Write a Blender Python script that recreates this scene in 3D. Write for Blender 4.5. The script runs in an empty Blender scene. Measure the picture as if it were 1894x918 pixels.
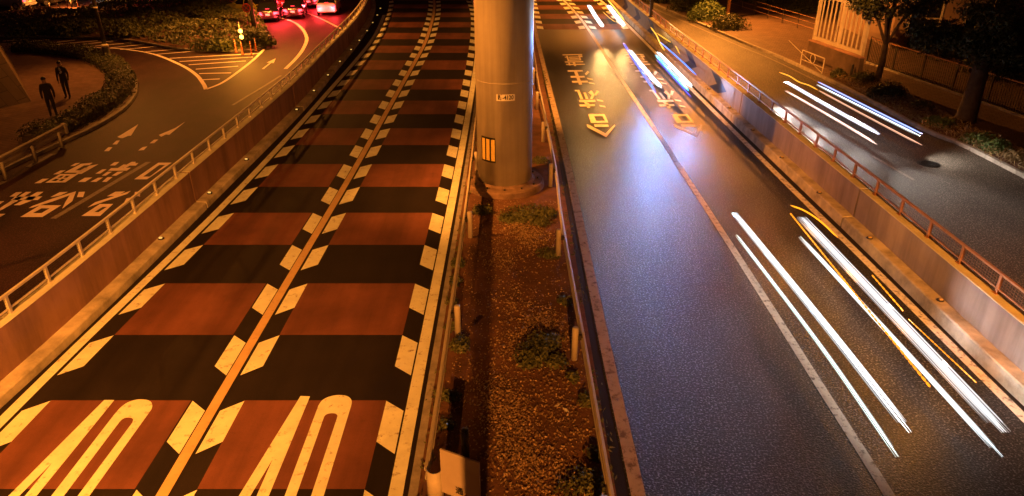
import bpy, bmesh, math, random
import numpy as np
from mathutils import Vector, Matrix
R = math.radians
rng = np.random.default_rng(7)
random.seed(7)
scene = bpy.context.scene
col = scene.collection

# ------------------------------------------------------------------ camera, night sky, exposure
CAM_H, FPX, CX, CY = 9.4, 1340.0, 947.0, 459.0
PITCH = math.atan(678.0 / FPX)
cam_data = bpy.data.cameras.new("camera")
cam = bpy.data.objects.new("camera", cam_data)
col.objects.link(cam)
cam.location = (0, 0, CAM_H)
cam.rotation_euler = (math.pi / 2 - PITCH, 0, 0)
cam_data.sensor_width = 36
cam_data.lens = FPX / 1894.0 * 36
cam_data.clip_start, cam_data.clip_end = 0.1, 900
scene.camera = cam

world = bpy.data.worlds.new("World")
scene.world = world
world.use_nodes = True
wn = world.node_tree
bgn = wn.nodes["Background"]
sky = wn.nodes.new("ShaderNodeTexSky")
sky.sky_type = 'NISHITA'
sky.sun_disc = False
sky.sun_elevation = R(-4)
sky.sun_rotation = R(200)
mixw = wn.nodes.new("ShaderNodeMixRGB")
mixw.blend_type = 'ADD'
mixw.inputs[0].default_value = 1.0
mixw.inputs[2].default_value = (0.42, 0.085, 0.035, 1)      # sodium skyglow of the city
wn.links.new(sky.outputs[0], mixw.inputs[1])
wn.links.new(mixw.outputs[0], bgn.inputs[0])
bgn.inputs[1].default_value = 0.05

scene.view_settings.view_transform = 'Standard'
scene.view_settings.look = 'None'
scene.view_settings.exposure = 0.0
scene.view_settings.gamma = 1.0
scene.render.engine = 'CYCLES'
scene.cycles.max_bounces = 6
scene.cycles.sample_clamp_indirect = 4.0
scene.cycles.use_denoising = True

SODIUM = (1.0, 0.30, 0.036)
COOL = (0.72, 0.84, 1.0)

# ------------------------------------------------------------------ geometry helpers
cP, sP = math.cos(PITCH), math.sin(PITCH)
def ray(px, py):
    u, v = (px - CX) / FPX, (py - CY) / FPX
    return np.array([u, cP - v * sP, -sP - v * cP])
def G(px, py, z=0.0):
    """survey helper: the point of the level z under a measured image point"""
    r = ray(px, py)
    t = (z - CAM_H) / r[2]
    return (r[0] * t, r[1] * t, z)
def GP(px, py, A, B):
    """survey helper: the point of the vertical plane through ground points A, B"""
    r = ray(px, py)
    n = (-(B[1] - A[1]), B[0] - A[0])
    t = (n[0] * A[0] + n[1] * A[1]) / (n[0] * r[0] + n[1] * r[1])
    return (r[0] * t, r[1] * t, r[2] * t + CAM_H)
def spline(pts, n=8):
    p = [np.array(q, float) for q in pts]
    p = [2 * p[0] - p[1]] + p + [2 * p[-1] - p[-2]]
    out = []
    for i in range(1, len(p) - 2):
        a, b, c, d = p[i - 1], p[i], p[i + 1], p[i + 2]
        for k in range(n):
            t = k / n
            out.append(0.5 * (2 * b + (c - a) * t + (2 * a - 5 * b + 4 * c - d) * t * t + (3 * b - a - 3 * c + d) * t ** 3))
    out.append(p[-2])
    return [tuple(q) for q in out]
def resample(path, step):
    p = np.array(path, float)
    d = np.r_[0, np.cumsum(np.linalg.norm(np.diff(p, axis=0), axis=1))]
    n = max(1, int(round(d[-1] / step)))
    s = np.linspace(0, d[-1], n + 1)
    return [tuple(np.interp(s, d, p[:, k]) for k in range(p.shape[1])) for s in s]
def normals2(path):
    p = np.array(path, float)[:, :2]
    t = np.gradient(p, axis=0)
    t /= np.linalg.norm(t, axis=1)[:, None] + 1e-9
    return np.c_[t[:, 1], -t[:, 0]], t         # right-hand normal, tangent

ORIGIN = {}
class MB:
    """collects shapes in world coordinates and links them as ONE mesh object"""
    def __init__(self):
        self.v, self.f, self.mi = [], [], []
    def add(self, verts, faces, mi=0):
        o = len(self.v)
        self.v += [tuple(map(float, q)) for q in verts]
        self.f += [tuple(i + o for i in fc) for fc in faces]
        self.mi += [mi] * len(faces)
    def poly(self, pts, z=None, mi=0):
        q = [(p[0], p[1], p[2] if z is None else z) for p in pts]
        # wind upward
        a = sum(q[i][0] * q[(i + 1) % len(q)][1] - q[(i + 1) % len(q)][0] * q[i][1] for i in range(len(q)))
        if a < 0: q = q[::-1]
        self.add(q, [tuple(range(len(q)))], mi)
    def ring(self, outer, inner, z):
        n = len(outer)
        q = [(p[0], p[1], z) for p in outer] + [(p[0], p[1], z) for p in inner]
        fs = []
        for i in range(n):
            j = (i + 1) % n
            fs.append((i, j, n + j, n + i))
        self.add(q, fs)
    def ribbon(self, path, a, b, z):
        nn, _ = normals2(path)
        p = np.array(path)[:, :2]
        A, B = p + nn * a, p + nn * b
        n = len(p)
        self.add([(x, y, z) for x, y in A] + [(x, y, z) for x, y in B],
                 [(i, n + i, n + i + 1, i + 1) for i in range(n - 1)])
    def sweep(self, path, profile, closed=False, caps=True):
        """profile: (offset to the right of travel, height) pairs"""
        nn, _ = normals2(path)
        p = np.array(path, float)
        zb = p[:, 2] if p.shape[1] > 2 else np.zeros(len(p))
        m, n = len(profile), len(p)
        vs = []
        for i in range(n):
            for (o, h) in profile:
                vs.append((p[i, 0] + nn[i, 0] * o, p[i, 1] + nn[i, 1] * o, zb[i] + h))
        fs = []
        rngm = m if closed else m - 1
        for i in range(n - 1):
            for k in range(rngm):
                k2 = (k + 1) % m
                fs.append((i * m + k, i * m + k2, (i + 1) * m + k2, (i + 1) * m + k))
        if closed and caps:
            fs.append(tuple(range(m)))
            fs.append(tuple((n - 1) * m + k for k in range(m))[::-1])
        self.add(vs, fs)
    def box(self, c, s, rz=0.0, bev=0.0):
        x, y, z = s[0] / 2, s[1] / 2, s[2] / 2
        cr, sr = math.cos(rz), math.sin(rz)
        vs = []
        for dz in (-z, z):
            for dx, dy in ((-x, -y), (x, -y), (x, y), (-x, y)):
                vs.append((c[0] + dx * cr - dy * sr, c[1] + dx * sr + dy * cr, c[2] + dz))
        self.add(vs, [(3, 2, 1, 0), (4, 5, 6, 7), (0, 1, 5, 4), (1, 2, 6, 5), (2, 3, 7, 6), (3, 0, 4, 7)])
    def bar(self, a, b, w, h=None):
        """square bar from a to b"""
        a, b = Vector(a), Vector(b)
        h = h or w
        d = (b - a).normalized()
        up = Vector((0, 0, 1)) if abs(d.z) < 0.95 else Vector((0, 1, 0))
        s = d.cross(up).normalized()
        u = s.cross(d).normalized()
        vs = []
        for p in (a, b):
            for i, j in ((-1, -1), (1, -1), (1, 1), (-1, 1)):
                vs.append(tuple(p + s * (i * w / 2) + u * (j * h / 2)))
        self.add(vs, [(0, 1, 2, 3), (7, 6, 5, 4), (0, 4, 5, 1), (1, 5, 6, 2), (2, 6, 7, 3), (3, 7, 4, 0)])
    def tube(self, path, radii, seg=10, caps=True):
        p = [Vector(q) for q in path]
        if not hasattr(radii, '__len__'): radii = [radii] * len(p)
        vs, n = [], len(p)
        ref = None
        for i in range(n):
            d = (p[min(i + 1, n - 1)] - p[max(i - 1, 0)]).normalized()
            if ref is None:
                ref = Vector((0, 0, 1)) if abs(d.z) < 0.9 else Vector((1, 0, 0))
            s = d.cross(ref).normalized()
            u = s.cross(d).normalized()
            ref = u
            for k in range(seg):
                a = 2 * math.pi * k / seg
                vs.append(tuple(p[i] + (s * math.cos(a) + u * math.sin(a)) * radii[i]))
        fs = []
        for i in range(n - 1):
            for k in range(seg):
                k2 = (k + 1) % seg
                fs.append((i * seg + k, i * seg + k2, (i + 1) * seg + k2, (i + 1) * seg + k))
        if caps:
            fs.append(tuple(range(seg))[::-1])
            fs.append(tuple((n - 1) * seg + k for k in range(seg)))
        self.add(vs, fs)
    def lathe(self, c, prof, seg=24):
        """prof: (radius, z) from bottom to top"""
        vs, m = [], len(prof)
        for r, z in prof:
            for k in range(seg):
                a = 2 * math.pi * k / seg
                vs.append((c[0] + r * math.cos(a), c[1] + r * math.sin(a), c[2] + z))
        fs = []
        for i in range(m - 1):
            for k in range(seg):
                k2 = (k + 1) % seg
                fs.append((i * seg + k, i * seg + k2, (i + 1) * seg + k2, (i + 1) * seg + k))
        fs.append(tuple(range(seg))[::-1])
        fs.append(tuple((m - 1) * seg + k for k in range(seg)))
        self.add(vs, fs)
    def leaves(self, pos, nrm, size, jitter=0.5, aspect=0.55):
        """one small bent leaf of four corners per point"""
        n = len(pos)
        nrm = nrm + rng.normal(0, jitter, (n, 3))
        nrm /= np.linalg.norm(nrm, axis=1)[:, None] + 1e-9
        t = np.cross(nrm, rng.normal(0, 1, (n, 3)))
        t /= np.linalg.norm(t, axis=1)[:, None] + 1e-9
        b = np.cross(nrm, t)
        s = size * rng.uniform(0.55, 1.35, (n, 1))
        q = np.stack([pos - t * s * .5, pos + b * s * aspect * .5 - t * s * .05, pos + t * s * .5 + nrm * s * .12, pos - b * s * aspect * .5], 1)
        o = len(self.v)
        self.v += [tuple(x) for x in q.reshape(-1, 3).tolist()]
        self.f += [(o + 4 * i, o + 4 * i + 1, o + 4 * i + 2, o + 4 * i + 3) for i in range(n)]
        self.mi += [0] * n
    def build(self, name, mats, parent=None, smooth=False, bevel=0.0):
        me = bpy.data.meshes.new(name)
        off = ORIGIN.get(parent.name, (0, 0, 0)) if parent is not None else (0, 0, 0)
        vs = [(x - off[0], y - off[1], z - off[2]) for x, y, z in self.v] if any(off) else self.v
        me.from_pydata(vs, [], self.f)
        if not isinstance(mats, (list, tuple)): mats = [mats]
        for m_ in mats: me.materials.append(m_)
        if any(self.mi): me.polygons.foreach_set('material_index', self.mi)
        if smooth: me.polygons.foreach_set('use_smooth', [True] * len(me.polygons))
        me.update()
        o = bpy.data.objects.new(name, me)
        col.objects.link(o)
        if parent is not None:
            o.parent = parent
            ORIGIN[o.name] = off
        if bevel:
            b = o.modifiers.new('bevel', 'BEVEL'); b.width = bevel; b.segments = 2; b.limit_method = 'ANGLE'
        return o

def tag(o, label, cat, group=None, kind=None):
    if label: o['label'] = label
    if cat: o['category'] = cat
    if group: o['group'] = group
    if kind: o['kind'] = kind
    return o
def thing(name, loc, label, cat, group=None, rz=0.0):
    o = bpy.data.objects.new(name, None)
    o.empty_display_size = 0.2
    col.objects.link(o)
    o.location = loc
    o.rotation_euler = (0, 0, rz)
    ORIGIN[o.name] = tuple(loc) if rz == 0.0 else (0, 0, 0)
    return tag(o, label, cat, group)
def local_thing(name, label, cat, group=None):
    o = thing(name, (0, 0, 0), label, cat, group)
    return o
def copy_tree(o, parent=None):
    c = o.copy(); col.objects.link(c)
    if parent is not None: c.parent = parent
    for ch in list(o.children): copy_tree(ch, c)
    return c
def structure(o):
    o['kind'] = 'structure'
    return o

# ------------------------------------------------------------------ materials
MATS = {}
def mat(name, color, rough=0.7, var=0.25, scale=3.0, bump=0.0, bscale=None, metal=0.0, color2=None, spec=0.5, detail=6, speck=None, streak=None):
    if name in MATS: return MATS[name]
    m = bpy.data.materials.new(name)
    m.use_nodes = True
    nt = m.node_tree; N = nt.nodes; L = nt.links
    b = N['Principled BSDF']
    b.inputs['Roughness'].default_value = rough
    b.inputs['Metallic'].default_value = metal
    b.inputs['Specular IOR Level'].default_value = spec
    tc = N.new('ShaderNodeTexCoord')
    geo = N.new('ShaderNodeNewGeometry')
    nz = N.new('ShaderNodeTexNoise')
    nz.inputs['Scale'].default_value = scale
    nz.inputs['Detail'].default_value = detail
    nz.inputs['Roughness'].default_value = 0.62
    L.new(geo.outputs['Position'], nz.inputs['Vector'])
    rp = N.new('ShaderNodeValToRGB')
    rp.color_ramp.elements[0].position = 0.32
    rp.color_ramp.elements[1].position = 0.68
    c2 = color2 or tuple(min(1, c * (1 + var)) for c in color)
    c1 = tuple(c * (1 - var) for c in color)
    rp.color_ramp.elements[0].color = (*c1, 1)
    rp.color_ramp.elements[1].color = (*c2, 1)
    L.new(nz.outputs['Fac'], rp.inputs['Fac'])
    out = rp.outputs['Color']
    if speck:                     # (scale, amount, colour): fine aggregate grain
        n2 = N.new('ShaderNodeTexNoise'); n2.inputs['Scale'].default_value = speck[0]; n2.inputs['Detail'].default_value = 2
        L.new(geo.outputs['Position'], n2.inputs['Vector'])
        r2 = N.new('ShaderNodeValToRGB')
        r2.color_ramp.elements[0].position = 0.55; r2.color_ramp.elements[1].position = 0.63
        L.new(n2.outputs['Fac'], r2.inputs['Fac'])
        mm = N.new('ShaderNodeMath'); mm.operation = 'MULTIPLY'; mm.inputs[1].default_value = speck[1]
        L.new(r2.outputs['Color'], mm.inputs[0])
        mx = N.new('ShaderNodeMixRGB')
        L.new(mm.outputs[0], mx.inputs['Fac']); L.new(out, mx.inputs['Color1'])
        mx.inputs['Color2'].default_value = (*speck[2], 1)
        out = mx.outputs['Color']
    if streak:                    # (stretch vector, lowest factor, noise scale): wear or run-off drawn out along one direction
        mp = N.new('ShaderNodeMapping'); mp.inputs['Scale'].default_value = streak[0]
        L.new(geo.outputs['Position'], mp.inputs['Vector'])
        n4 = N.new('ShaderNodeTexNoise'); n4.inputs['Scale'].default_value = streak[2]; n4.inputs['Detail'].default_value = 5; n4.inputs['Roughness'].default_value = .6
        L.new(mp.outputs[0], n4.inputs['Vector'])
        r4 = N.new('ShaderNodeValToRGB')
        r4.color_ramp.elements[0].position = .36; r4.color_ramp.elements[1].position = .60
        r4.color_ramp.elements[0].color = (streak[1], streak[1], streak[1], 1); r4.color_ramp.elements[1].color = (1, 1, 1, 1)
        L.new(n4.outputs['Fac'], r4.inputs['Fac'])
        m4 = N.new('ShaderNodeMixRGB'); m4.blend_type = 'MULTIPLY'; m4.inputs['Fac'].default_value = 1
        L.new(out, m4.inputs['Color1']); L.new(r4.outputs['Color'], m4.inputs['Color2'])
        out = m4.outputs['Color']
    L.new(out, b.inputs['Base Color'])
    if bump:
        n3 = N.new('ShaderNodeTexNoise'); n3.inputs['Scale'].default_value = bscale or scale * 6; n3.inputs['Detail'].default_value = 3
        L.new(geo.outputs['Position'], n3.inputs['Vector'])
        bp = N.new('ShaderNodeBump'); bp.inputs['Strength'].default_value = bump; bp.inputs['Distance'].default_value = 0.02
        L.new(n3.outputs['Fac'], bp.inputs['Height'])
        L.new(bp.outputs['Normal'], b.inputs['Normal'])
    MATS[name] = m
    return m
def emit(name, color, strength):
    if name in MATS: return MATS[name]
    m = bpy.data.materials.new(name); m.use_nodes = True
    b = m.node_tree.nodes['Principled BSDF']
    b.inputs['Base Color'].default_value = (*[c * .2 for c in color], 1)
    b.inputs['Emission Color'].default_value = (*color, 1)
    b.inputs['Emission Strength'].default_value = strength
    MATS[name] = m
    return m
def worn_paint(name, color, under, wear=0.5, rough=0.6, scale=9.0):
    """road paint rubbed through to the surface below"""
    m = mat(name, color, rough, 0.12, 2.0, 0.25, 90)
    nt = m.node_tree; N = nt.nodes; L = nt.links
    b = N['Principled BSDF']
    src = b.inputs['Base Color'].links[0].from_socket
    geo = N.new('ShaderNodeNewGeometry')
    n = N.new('ShaderNodeTexNoise'); n.inputs['Scale'].default_value = scale; n.inputs['Detail'].default_value = 9; n.inputs['Roughness'].default_value = 0.75
    L.new(geo.outputs['Position'], n.inputs['Vector'])
    r = N.new('ShaderNodeValToRGB')
    r.color_ramp.elements[0].position = 0.60 - 0.12 * wear; r.color_ramp.elements[1].position = 0.72 - 0.12 * wear
    L.new(n.outputs['Fac'], r.inputs['Fac'])
    mx = N.new('ShaderNodeMixRGB')
    L.new(r.outputs['Color'], mx.inputs['Fac']); L.new(src, mx.inputs['Color1'])
    mx.inputs['Color2'].default_value = (*under, 1)
    L.new(mx.outputs['Color'], b.inputs['Base Color'])
    return m
def wear(m, under, amount, scale):
    nt = m.node_tree; N = nt.nodes; L = nt.links; b = N['Principled BSDF']
    src = b.inputs['Base Color'].links[0].from_socket
    geo = N.new('ShaderNodeNewGeometry')
    n = N.new('ShaderNodeTexNoise'); n.inputs['Scale'].default_value = scale; n.inputs['Detail'].default_value = 10; n.inputs['Roughness'].default_value = 0.8
    L.new(geo.outputs['Position'], n.inputs['Vector'])
    r = N.new('ShaderNodeValToRGB'); r.color_ramp.elements[0].position = .60; r.color_ramp.elements[1].position = .74
    r.color_ramp.elements[1].color = (amount, amount, amount, 1)
    L.new(n.outputs['Fac'], r.inputs['Fac'])
    mx = N.new('ShaderNodeMixRGB')
    L.new(r.outputs['Color'], mx.inputs['Fac']); L.new(src, mx.inputs['Color1']); mx.inputs['Color2'].default_value = (*under, 1)
    L.new(mx.outputs['Color'], b.inputs['Base Color'])
def leaf_mat(name, c1, c2, scale=2.2):
    m = mat(name, c1, 0.55, 0.35, scale, color2=c2)
    return m

M_black = mat('smooth black road coating', (0.017, 0.0125, 0.012), 0.7, 0.18, 1.3, 0.25, 70, spec=0.25, streak=((1.1, .06, 1), .6, 1.0), speck=(60, 0.4, (.045, .034, .03)))
M_wet = mat('coarse damp asphalt', (0.011, 0.013, 0.017), 0.40, 0.35, 0.5, 1.0, 26, spec=0.5, streak=((.8, .05, 1), .55, 1.0), speck=(24, 1.0, (.21, .215, .24)))
M_side = mat('side street asphalt', (0.030, 0.012, 0.015), 0.62, 0.3, 0.7, 0.6, 34, spec=0.25, speck=(26, 0.8, (.11, .055, .055)), streak=((.9, .25, 1), .6, .8))
M_gravel = mat('worn gravelly asphalt', (0.050, 0.045, 0.041), 0.6, 0.35, 0.6, 0.7, 30, speck=(24, 1.0, (.30, .27, .24)), streak=((.8, .1, 1), .65, 1.0))
M_red = mat('red anti skid coating', (0.185, 0.070, 0.048), 0.75, 0.28, 0.55, 0.35, 80, spec=0.3, streak=((1.1, .07, 1), .66, 1.0), speck=(90, 0.35, (.10, .03, .02)))
wear(M_red, (.03, .02, .017), .75, 1.6)
wear(M_black, (.05, .038, .032), .7, .9)
M_paint = worn_paint('white road paint', (0.80, 0.84, 0.66), (0.28, 0.22, 0.16), 0.35, scale=5)
M_paintw = worn_paint('rubbed white road paint', (0.78, 0.78, 0.74), (0.14, 0.13, 0.12), 0.7, scale=6)
M_dirty = worn_paint('dirty worn road paint', (0.22, 0.19, 0.16), (0.07, 0.06, 0.055), 0.8, scale=8)
M_orange = worn_paint('yellow orange line paint', (0.62, 0.44, 0.22), (0.4, 0.25, 0.13), 0.3, scale=10)
M_conc = mat('stained concrete', (0.36, 0.20, 0.15), 0.85, 0.24, 0.45, 0.3, 24, streak=((1, 1, .12), .62, 1.6))
M_conc_top = mat('lamplit concrete coping', (0.68, 0.68, 0.52), 0.85, 0.16, 1.6, 0.35, 30)  # paler than the wall: lamplight on its top is in the colour
M_ledge = mat('weathered concrete ledge', (0.46, 0.42, 0.34), 0.85, 0.45, 1.6, 0.5, 18)
M_kerb = mat('grey kerb concrete', (0.30, 0.28, 0.26), 0.85, 0.3, 3.0, 0.4, 20)
M_soil = mat('bare median soil', (0.125, 0.058, 0.034), 0.95, 0.35, 1.6, 0.8, 14)
M_ground = mat('dark packed earth', (0.06, 0.045, 0.035), 0.95, 0.3, 0.8, 0.6, 8)
M_steel = mat('cream painted steel', (0.44, 0.40, 0.33), 0.6, 0.15, 3.0, 0.1, 30)
M_steel_d = mat('brown painted railing', (0.40, 0.20, 0.11), 0.5, 0.2, 5.0)
M_rail_l = mat('pale painted railing', (0.66, 0.62, 0.50), 0.5, 0.15, 5.0)
M_dark = mat('dark bronze steel', (0.025, 0.022, 0.02), 0.45, 0.2, 4.0)
M_blackm = mat('black enamel', (0.012, 0.011, 0.011), 0.4, 0.2, 4.0)
M_pillar = mat('grey painted pillar steel', (0.40, 0.365, 0.31), 0.42, 0.09, 1.1, 0.04, 6, streak=((2.6, 2.6, .10), .74, 1.3))
M_plate = mat('white enamel plate', (0.72, 0.70, 0.62), 0.4, 0.05, 8)
M_yellow = mat('yellow reflective sheet', (0.52, 0.38, 0.09), 0.5, 0.1, 8)
M_glassr = mat('amber glass reflector', (0.6, 0.45, 0.2), 0.15, 0.1, 8)
M_leaf_a = leaf_mat('olive shrub leaves', (0.055, 0.070, 0.020), (0.11, 0.12, 0.035))
M_leaf_b = leaf_mat('dark hedge leaves', (0.035, 0.048, 0.018), (0.075, 0.085, 0.03))
M_leaf_c = leaf_mat('bright verge leaves', (0.07, 0.12, 0.035), (0.12, 0.19, 0.05))
M_leaf_t = leaf_mat('tree leaves', (0.028, 0.042, 0.016), (0.06, 0.075, 0.026), 0.8)
M_dry = leaf_mat('dry grass blades', (0.22, 0.155, 0.07), (0.38, 0.27, 0.12))
M_litter = mat('dead leaf litter', (0.15, 0.09, 0.05), 0.55, 0.5, 12, color2=(0.48, 0.33, 0.18))
M_bark = mat('dark bark', (0.055, 0.040, 0.030), 0.9, 0.4, 5, 0.8, 18)
M_suit = mat('charcoal suit cloth', (0.028, 0.026, 0.028), 0.85, 0.2, 9)
M_skin = mat('skin', (0.38, 0.24, 0.17), 0.55, 0.1, 9)
M_hair = mat('black hair', (0.01, 0.009, 0.008), 0.5, 0.2, 30)
M_shirt = mat('pale shirt cloth', (0.5, 0.5, 0.5), 0.8, 0.1, 20)
M_glass = mat('dark car glass', (0.012, 0.013, 0.015), 0.08, 0.1, 2)
M_tyre = mat('black tyre rubber', (0.015, 0.015, 0.015), 0.8, 0.2, 20)
M_rim = mat('alloy rim', (0.5, 0.5, 0.5), 0.3, 0.1, 8, metal=0.9)
M_chrome = mat('chrome', (0.7, 0.7, 0.7), 0.15, 0.05, 8, metal=1.0)
M_tail = emit('lit tail lamp', (1.0, 0.035, 0.05), 7)
M_head = emit('lit headlamp', (1.0, 0.86, 0.62), 30)

# brick paving: joints from a brick texture
def paving(name, c, w=0.42, h=0.21, rough=0.32):
    m = mat(name, c, rough, 0.2, 1.4, 0.25, 18)
    nt = m.node_tree; N = nt.nodes; L = nt.links; b = N['Principled BSDF']
    src = b.inputs['Base Color'].links[0].from_socket
    geo = N.new('ShaderNodeNewGeometry')
    mp = N.new('ShaderNodeMapping'); mp.inputs['Rotation'].default_value = (0, 0, R(24))
    L.new(geo.outputs['Position'], mp.inputs['Vector'])
    br = N.new('ShaderNodeTexBrick')
    br.inputs['Scale'].default_value = 1.0
    br.inputs['Brick Width'].default_value = w; br.inputs['Row Height'].default_value = h
    br.inputs['Mortar Size'].default_value = 0.012
    br.inputs['Color1'].default_value = (1, 1, 1, 1); br.inputs['Color2'].default_value = (0.72, 0.66, 0.62, 1)
    br.inputs['Mortar'].default_value = (0.22, 0.2, 0.2, 1)
    L.new(mp.outputs[0], br.inputs['Vector'])
    mx = N.new('ShaderNodeMixRGB'); mx.blend_type = 'MULTIPLY'; mx.inputs['Fac'].default_value = 1
    L.new(src, mx.inputs['Color1']); L.new(br.outputs['Color'], mx.inputs['Color2'])
    L.new(mx.outputs['Color'], b.inputs['Base Color'])
    return m
M_pave = paving('brick plaza paving', (0.20, 0.13, 0.11))
M_path = paving('footpath paving', (0.16, 0.105, 0.075), 0.3, 0.3, 0.6)
M_stone = paving('rough masonry stone', (0.11, 0.07, 0.05), 0.9, 0.5, 0.85)

# ------------------------------------------------------------------ street lamps (modelled fixtures, mostly unseen)
def street_lamp(loc, head, target, power, angle, label, color=SODIUM, blend=0.6, radius=0.12, pole_r=0.09):
    t = thing('street_lamp', (loc[0], loc[1], 0), label, 'street lamp', 'street lamps')
    m = MB(); m.lathe((loc[0], loc[1], 0), [(pole_r * 1.9, 0), (pole_r * 1.9, .9), (pole_r * 1.2, 1.0), (pole_r, head[2] - .2), (pole_r * .8, head[2] + .1)], 14)
    m.build('pole', M_dark, t, True)
    m = MB(); m.bar((loc[0], loc[1], head[2] + .05), (head[0], head[1], head[2] + .12), 0.07); m.build('arm', M_dark, t)
    m = MB()
    d = Vector((head[0] - loc[0], head[1] - loc[1], 0)); d = d.normalized() if d.length > .01 else Vector((1, 0, 0))
    m.box((head[0], head[1], head[2] + .1), (.6, .28, .12), math.atan2(d.y, d.x)); hd = m.build('lamp_head', M_dark, t, bevel=.03)
    m = MB(); m.box((head[0], head[1], head[2] + .035), (.48, .2, .02), math.atan2(d.y, d.x)); m.build('lens', emit('sodium lamp lens', SODIUM, 18), hd)
    ld = bpy.data.lights.new('lamp_light', 'SPOT')
    ld.energy = power; ld.color = color; ld.spot_size = R(angle); ld.spot_blend = blend; ld.shadow_soft_size = radius
    lo = bpy.data.objects.new('lamp_light', ld); col.objects.link(lo); lo.parent = t
    p = Vector((head[0] - loc[0], head[1] - loc[1], head[2] - .03))
    lo.location = p
    dv = Vector(target) - Vector((head[0], head[1], head[2] - .03))
    lo.rotation_euler = dv.to_track_quat('-Z', 'Y').to_euler()
    return t

street_lamp((-11.6, -25, 0), (0.1, -25, 13.0), (-3.4, 8, 0), 125000, 31, 'tall sodium street lamp with a long arm behind the footbridge', blend=1.0)
street_lamp((-12.6, 1.5, 0), (-8.4, 1.5, 13.0), (-9.6, 12.0, 0), 24000, 66, 'sodium street lamp beside the left wall before the footbridge', blend=1.0)
street_lamp((-14.5, 17, 0), (-12.6, 17, 11.0), (-1.2, 23, 2.8), 30000, 42, 'sodium street lamp on the left side street level with the guardrail', blend=.9)
street_lamp((-20.5, 13, 0), (-18.6, 13.4, 9.5), (-14.2, 24, 0), 4200, 80, 'added sodium street lamp brightening the side street lettering on the left', blend=1.0)  # unseen lamp added to brighten the painted letters
street_lamp((12.6, -6, 0), (10.2, -6, 12.5), (11.2, 17, 0), 52000, 26, 'sodium street lamp over the right carriageway behind the footbridge', blend=1.0)
street_lamp((11.2, 68, 0), (8.6, 68, 11.0), (6.0, 62, 0), 15000, 76, 'sodium street lamp over the far striped right carriageway')

def add_lamp(parent, head, target, power, angle, blend=.7):  # hangs an added lamp on a standing pole to light the street
    m = MB(); m.bar((parent.location.x, parent.location.y, head[2] + .1), (head[0], head[1], head[2] + .1), .06); m.build('arm', M_dark, parent)
    m = MB(); m.box((head[0], head[1], head[2] + .1), (.5, .26, .12)); hd = m.build('added_luminaire', M_dark, parent, bevel=.03)
    m = MB(); m.box((head[0], head[1], head[2] + .035), (.4, .2, .02)); m.build('lens', emit('sodium lamp lens', SODIUM, 18), hd)
    ld = bpy.data.lights.new('lamp_light', 'SPOT'); ld.energy = power; ld.color = SODIUM; ld.spot_size = R(angle); ld.spot_blend = blend; ld.shadow_soft_size = .12
    lo = bpy.data.objects.new('lamp_light', ld); col.objects.link(lo); lo.parent = parent
    lo.location = Vector(head) - parent.location - Vector((0, 0, .05))
    lo.rotation_euler = (Vector(target) - Vector(head)).to_track_quat('-Z', 'Y').to_euler()
def fill_flood(parent, head, target, power, angle, blend=1.0):
    """a sodium floodlight on a bracket of the viaduct pillar, added unseen above the picture to brighten lettering and screen"""
    m = MB(); m.bar((parent.location.x, parent.location.y, head[2] + .25), (head[0], head[1], head[2] + .25), .12); m.build('bracket', M_dark, parent)
    m = MB(); m.box((head[0], head[1], head[2] + .12), (.5, .4, .22)); hd = m.build('fill_light', M_dark, parent, bevel=.03)
    m = MB(); m.box((head[0], head[1], head[2] - .005), (.4, .3, .02)); m.build('lens', emit('sodium lamp lens', SODIUM, 18), hd)
    ld = bpy.data.lights.new('lamp_light', 'SPOT'); ld.energy = power; ld.color = SODIUM; ld.spot_size = R(angle); ld.spot_blend = blend; ld.shadow_soft_size = .15
    lo = bpy.data.objects.new('lamp_light', ld); col.objects.link(lo); lo.parent = parent
    lo.location = Vector(head) - parent.location - Vector((0, 0, .06))
    lo.rotation_euler = (Vector(target) - Vector(head)).to_track_quat('-Z', 'Y').to_euler()

# unseen pole put between that far lamp and the median: its shadow lies along the median
t = thing('shadow_pole', (-0.36, -2.6, 0), 'tall unseen pole under the footbridge that casts the median shadow', 'pole')
m = MB(); m.lathe((-0.36, -2.6, 0), [(.24, 0), (.24, .3), (.14, .34), (.13, 12.5)], 16); m.build('shaft', M_dark, t, True)
m = MB(); m.bar((-.42, -2.6, 12.4), (3.5, -2.6, 12.6), .16); m.build('arm', M_dark, t)

# ------------------------------------------------------------------ setting: sheets of ground
def sheet(name, pts, z, m_, parent=None):
    mb = MB(); mb.poly([(p[0], p[1]) + (0,) for p in pts], z); o = mb.build(name, m_, parent)
    return structure(o) if parent is None else o

sheet('ground', [(-300, -80), (300, -80), (300, 400), (-300, 400)], -0.05, M_ground)

YF = 110.0
lwall_ground = spline([(-10.86, 4, 0), G(0, 757), G(200, 570), G(384, 386), G(562, 206), (-9.72, 40, 0), (-9.86, 46, 0), (-10.1, 51, 0), (-10.5, 56, 0), (-11.2, 62, 0), (-12.3, 68, 0), (-13.9, 75, 0)], 10)
redge_l = spline([(-2.0, 3, 0), (-2.0, 9, 0), (-1.99, 15.5, 0), (-1.97, 24.6, 0), (-1.99, 33, 0), (-2.08, 42, 0), (-2.34, 52, 0), (-2.85, 61, 0), (-3.9, 70, 0), (-5.2, 78, 0)], 10)
centre_l = spline([(-6.05, 3, 0), (-6.0, 9.2, 0), (-5.92, 15.5, 0), (-5.77, 24.6, 0), (-5.72, 34.4, 0), (-5.66, 43.3, 0), (-5.68, 48.5, 0), (-5.9, 54, 0), (-6.32, 61, 0), (-6.95, 67.5, 0), (-8.1, 75, 0)], 10)
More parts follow.
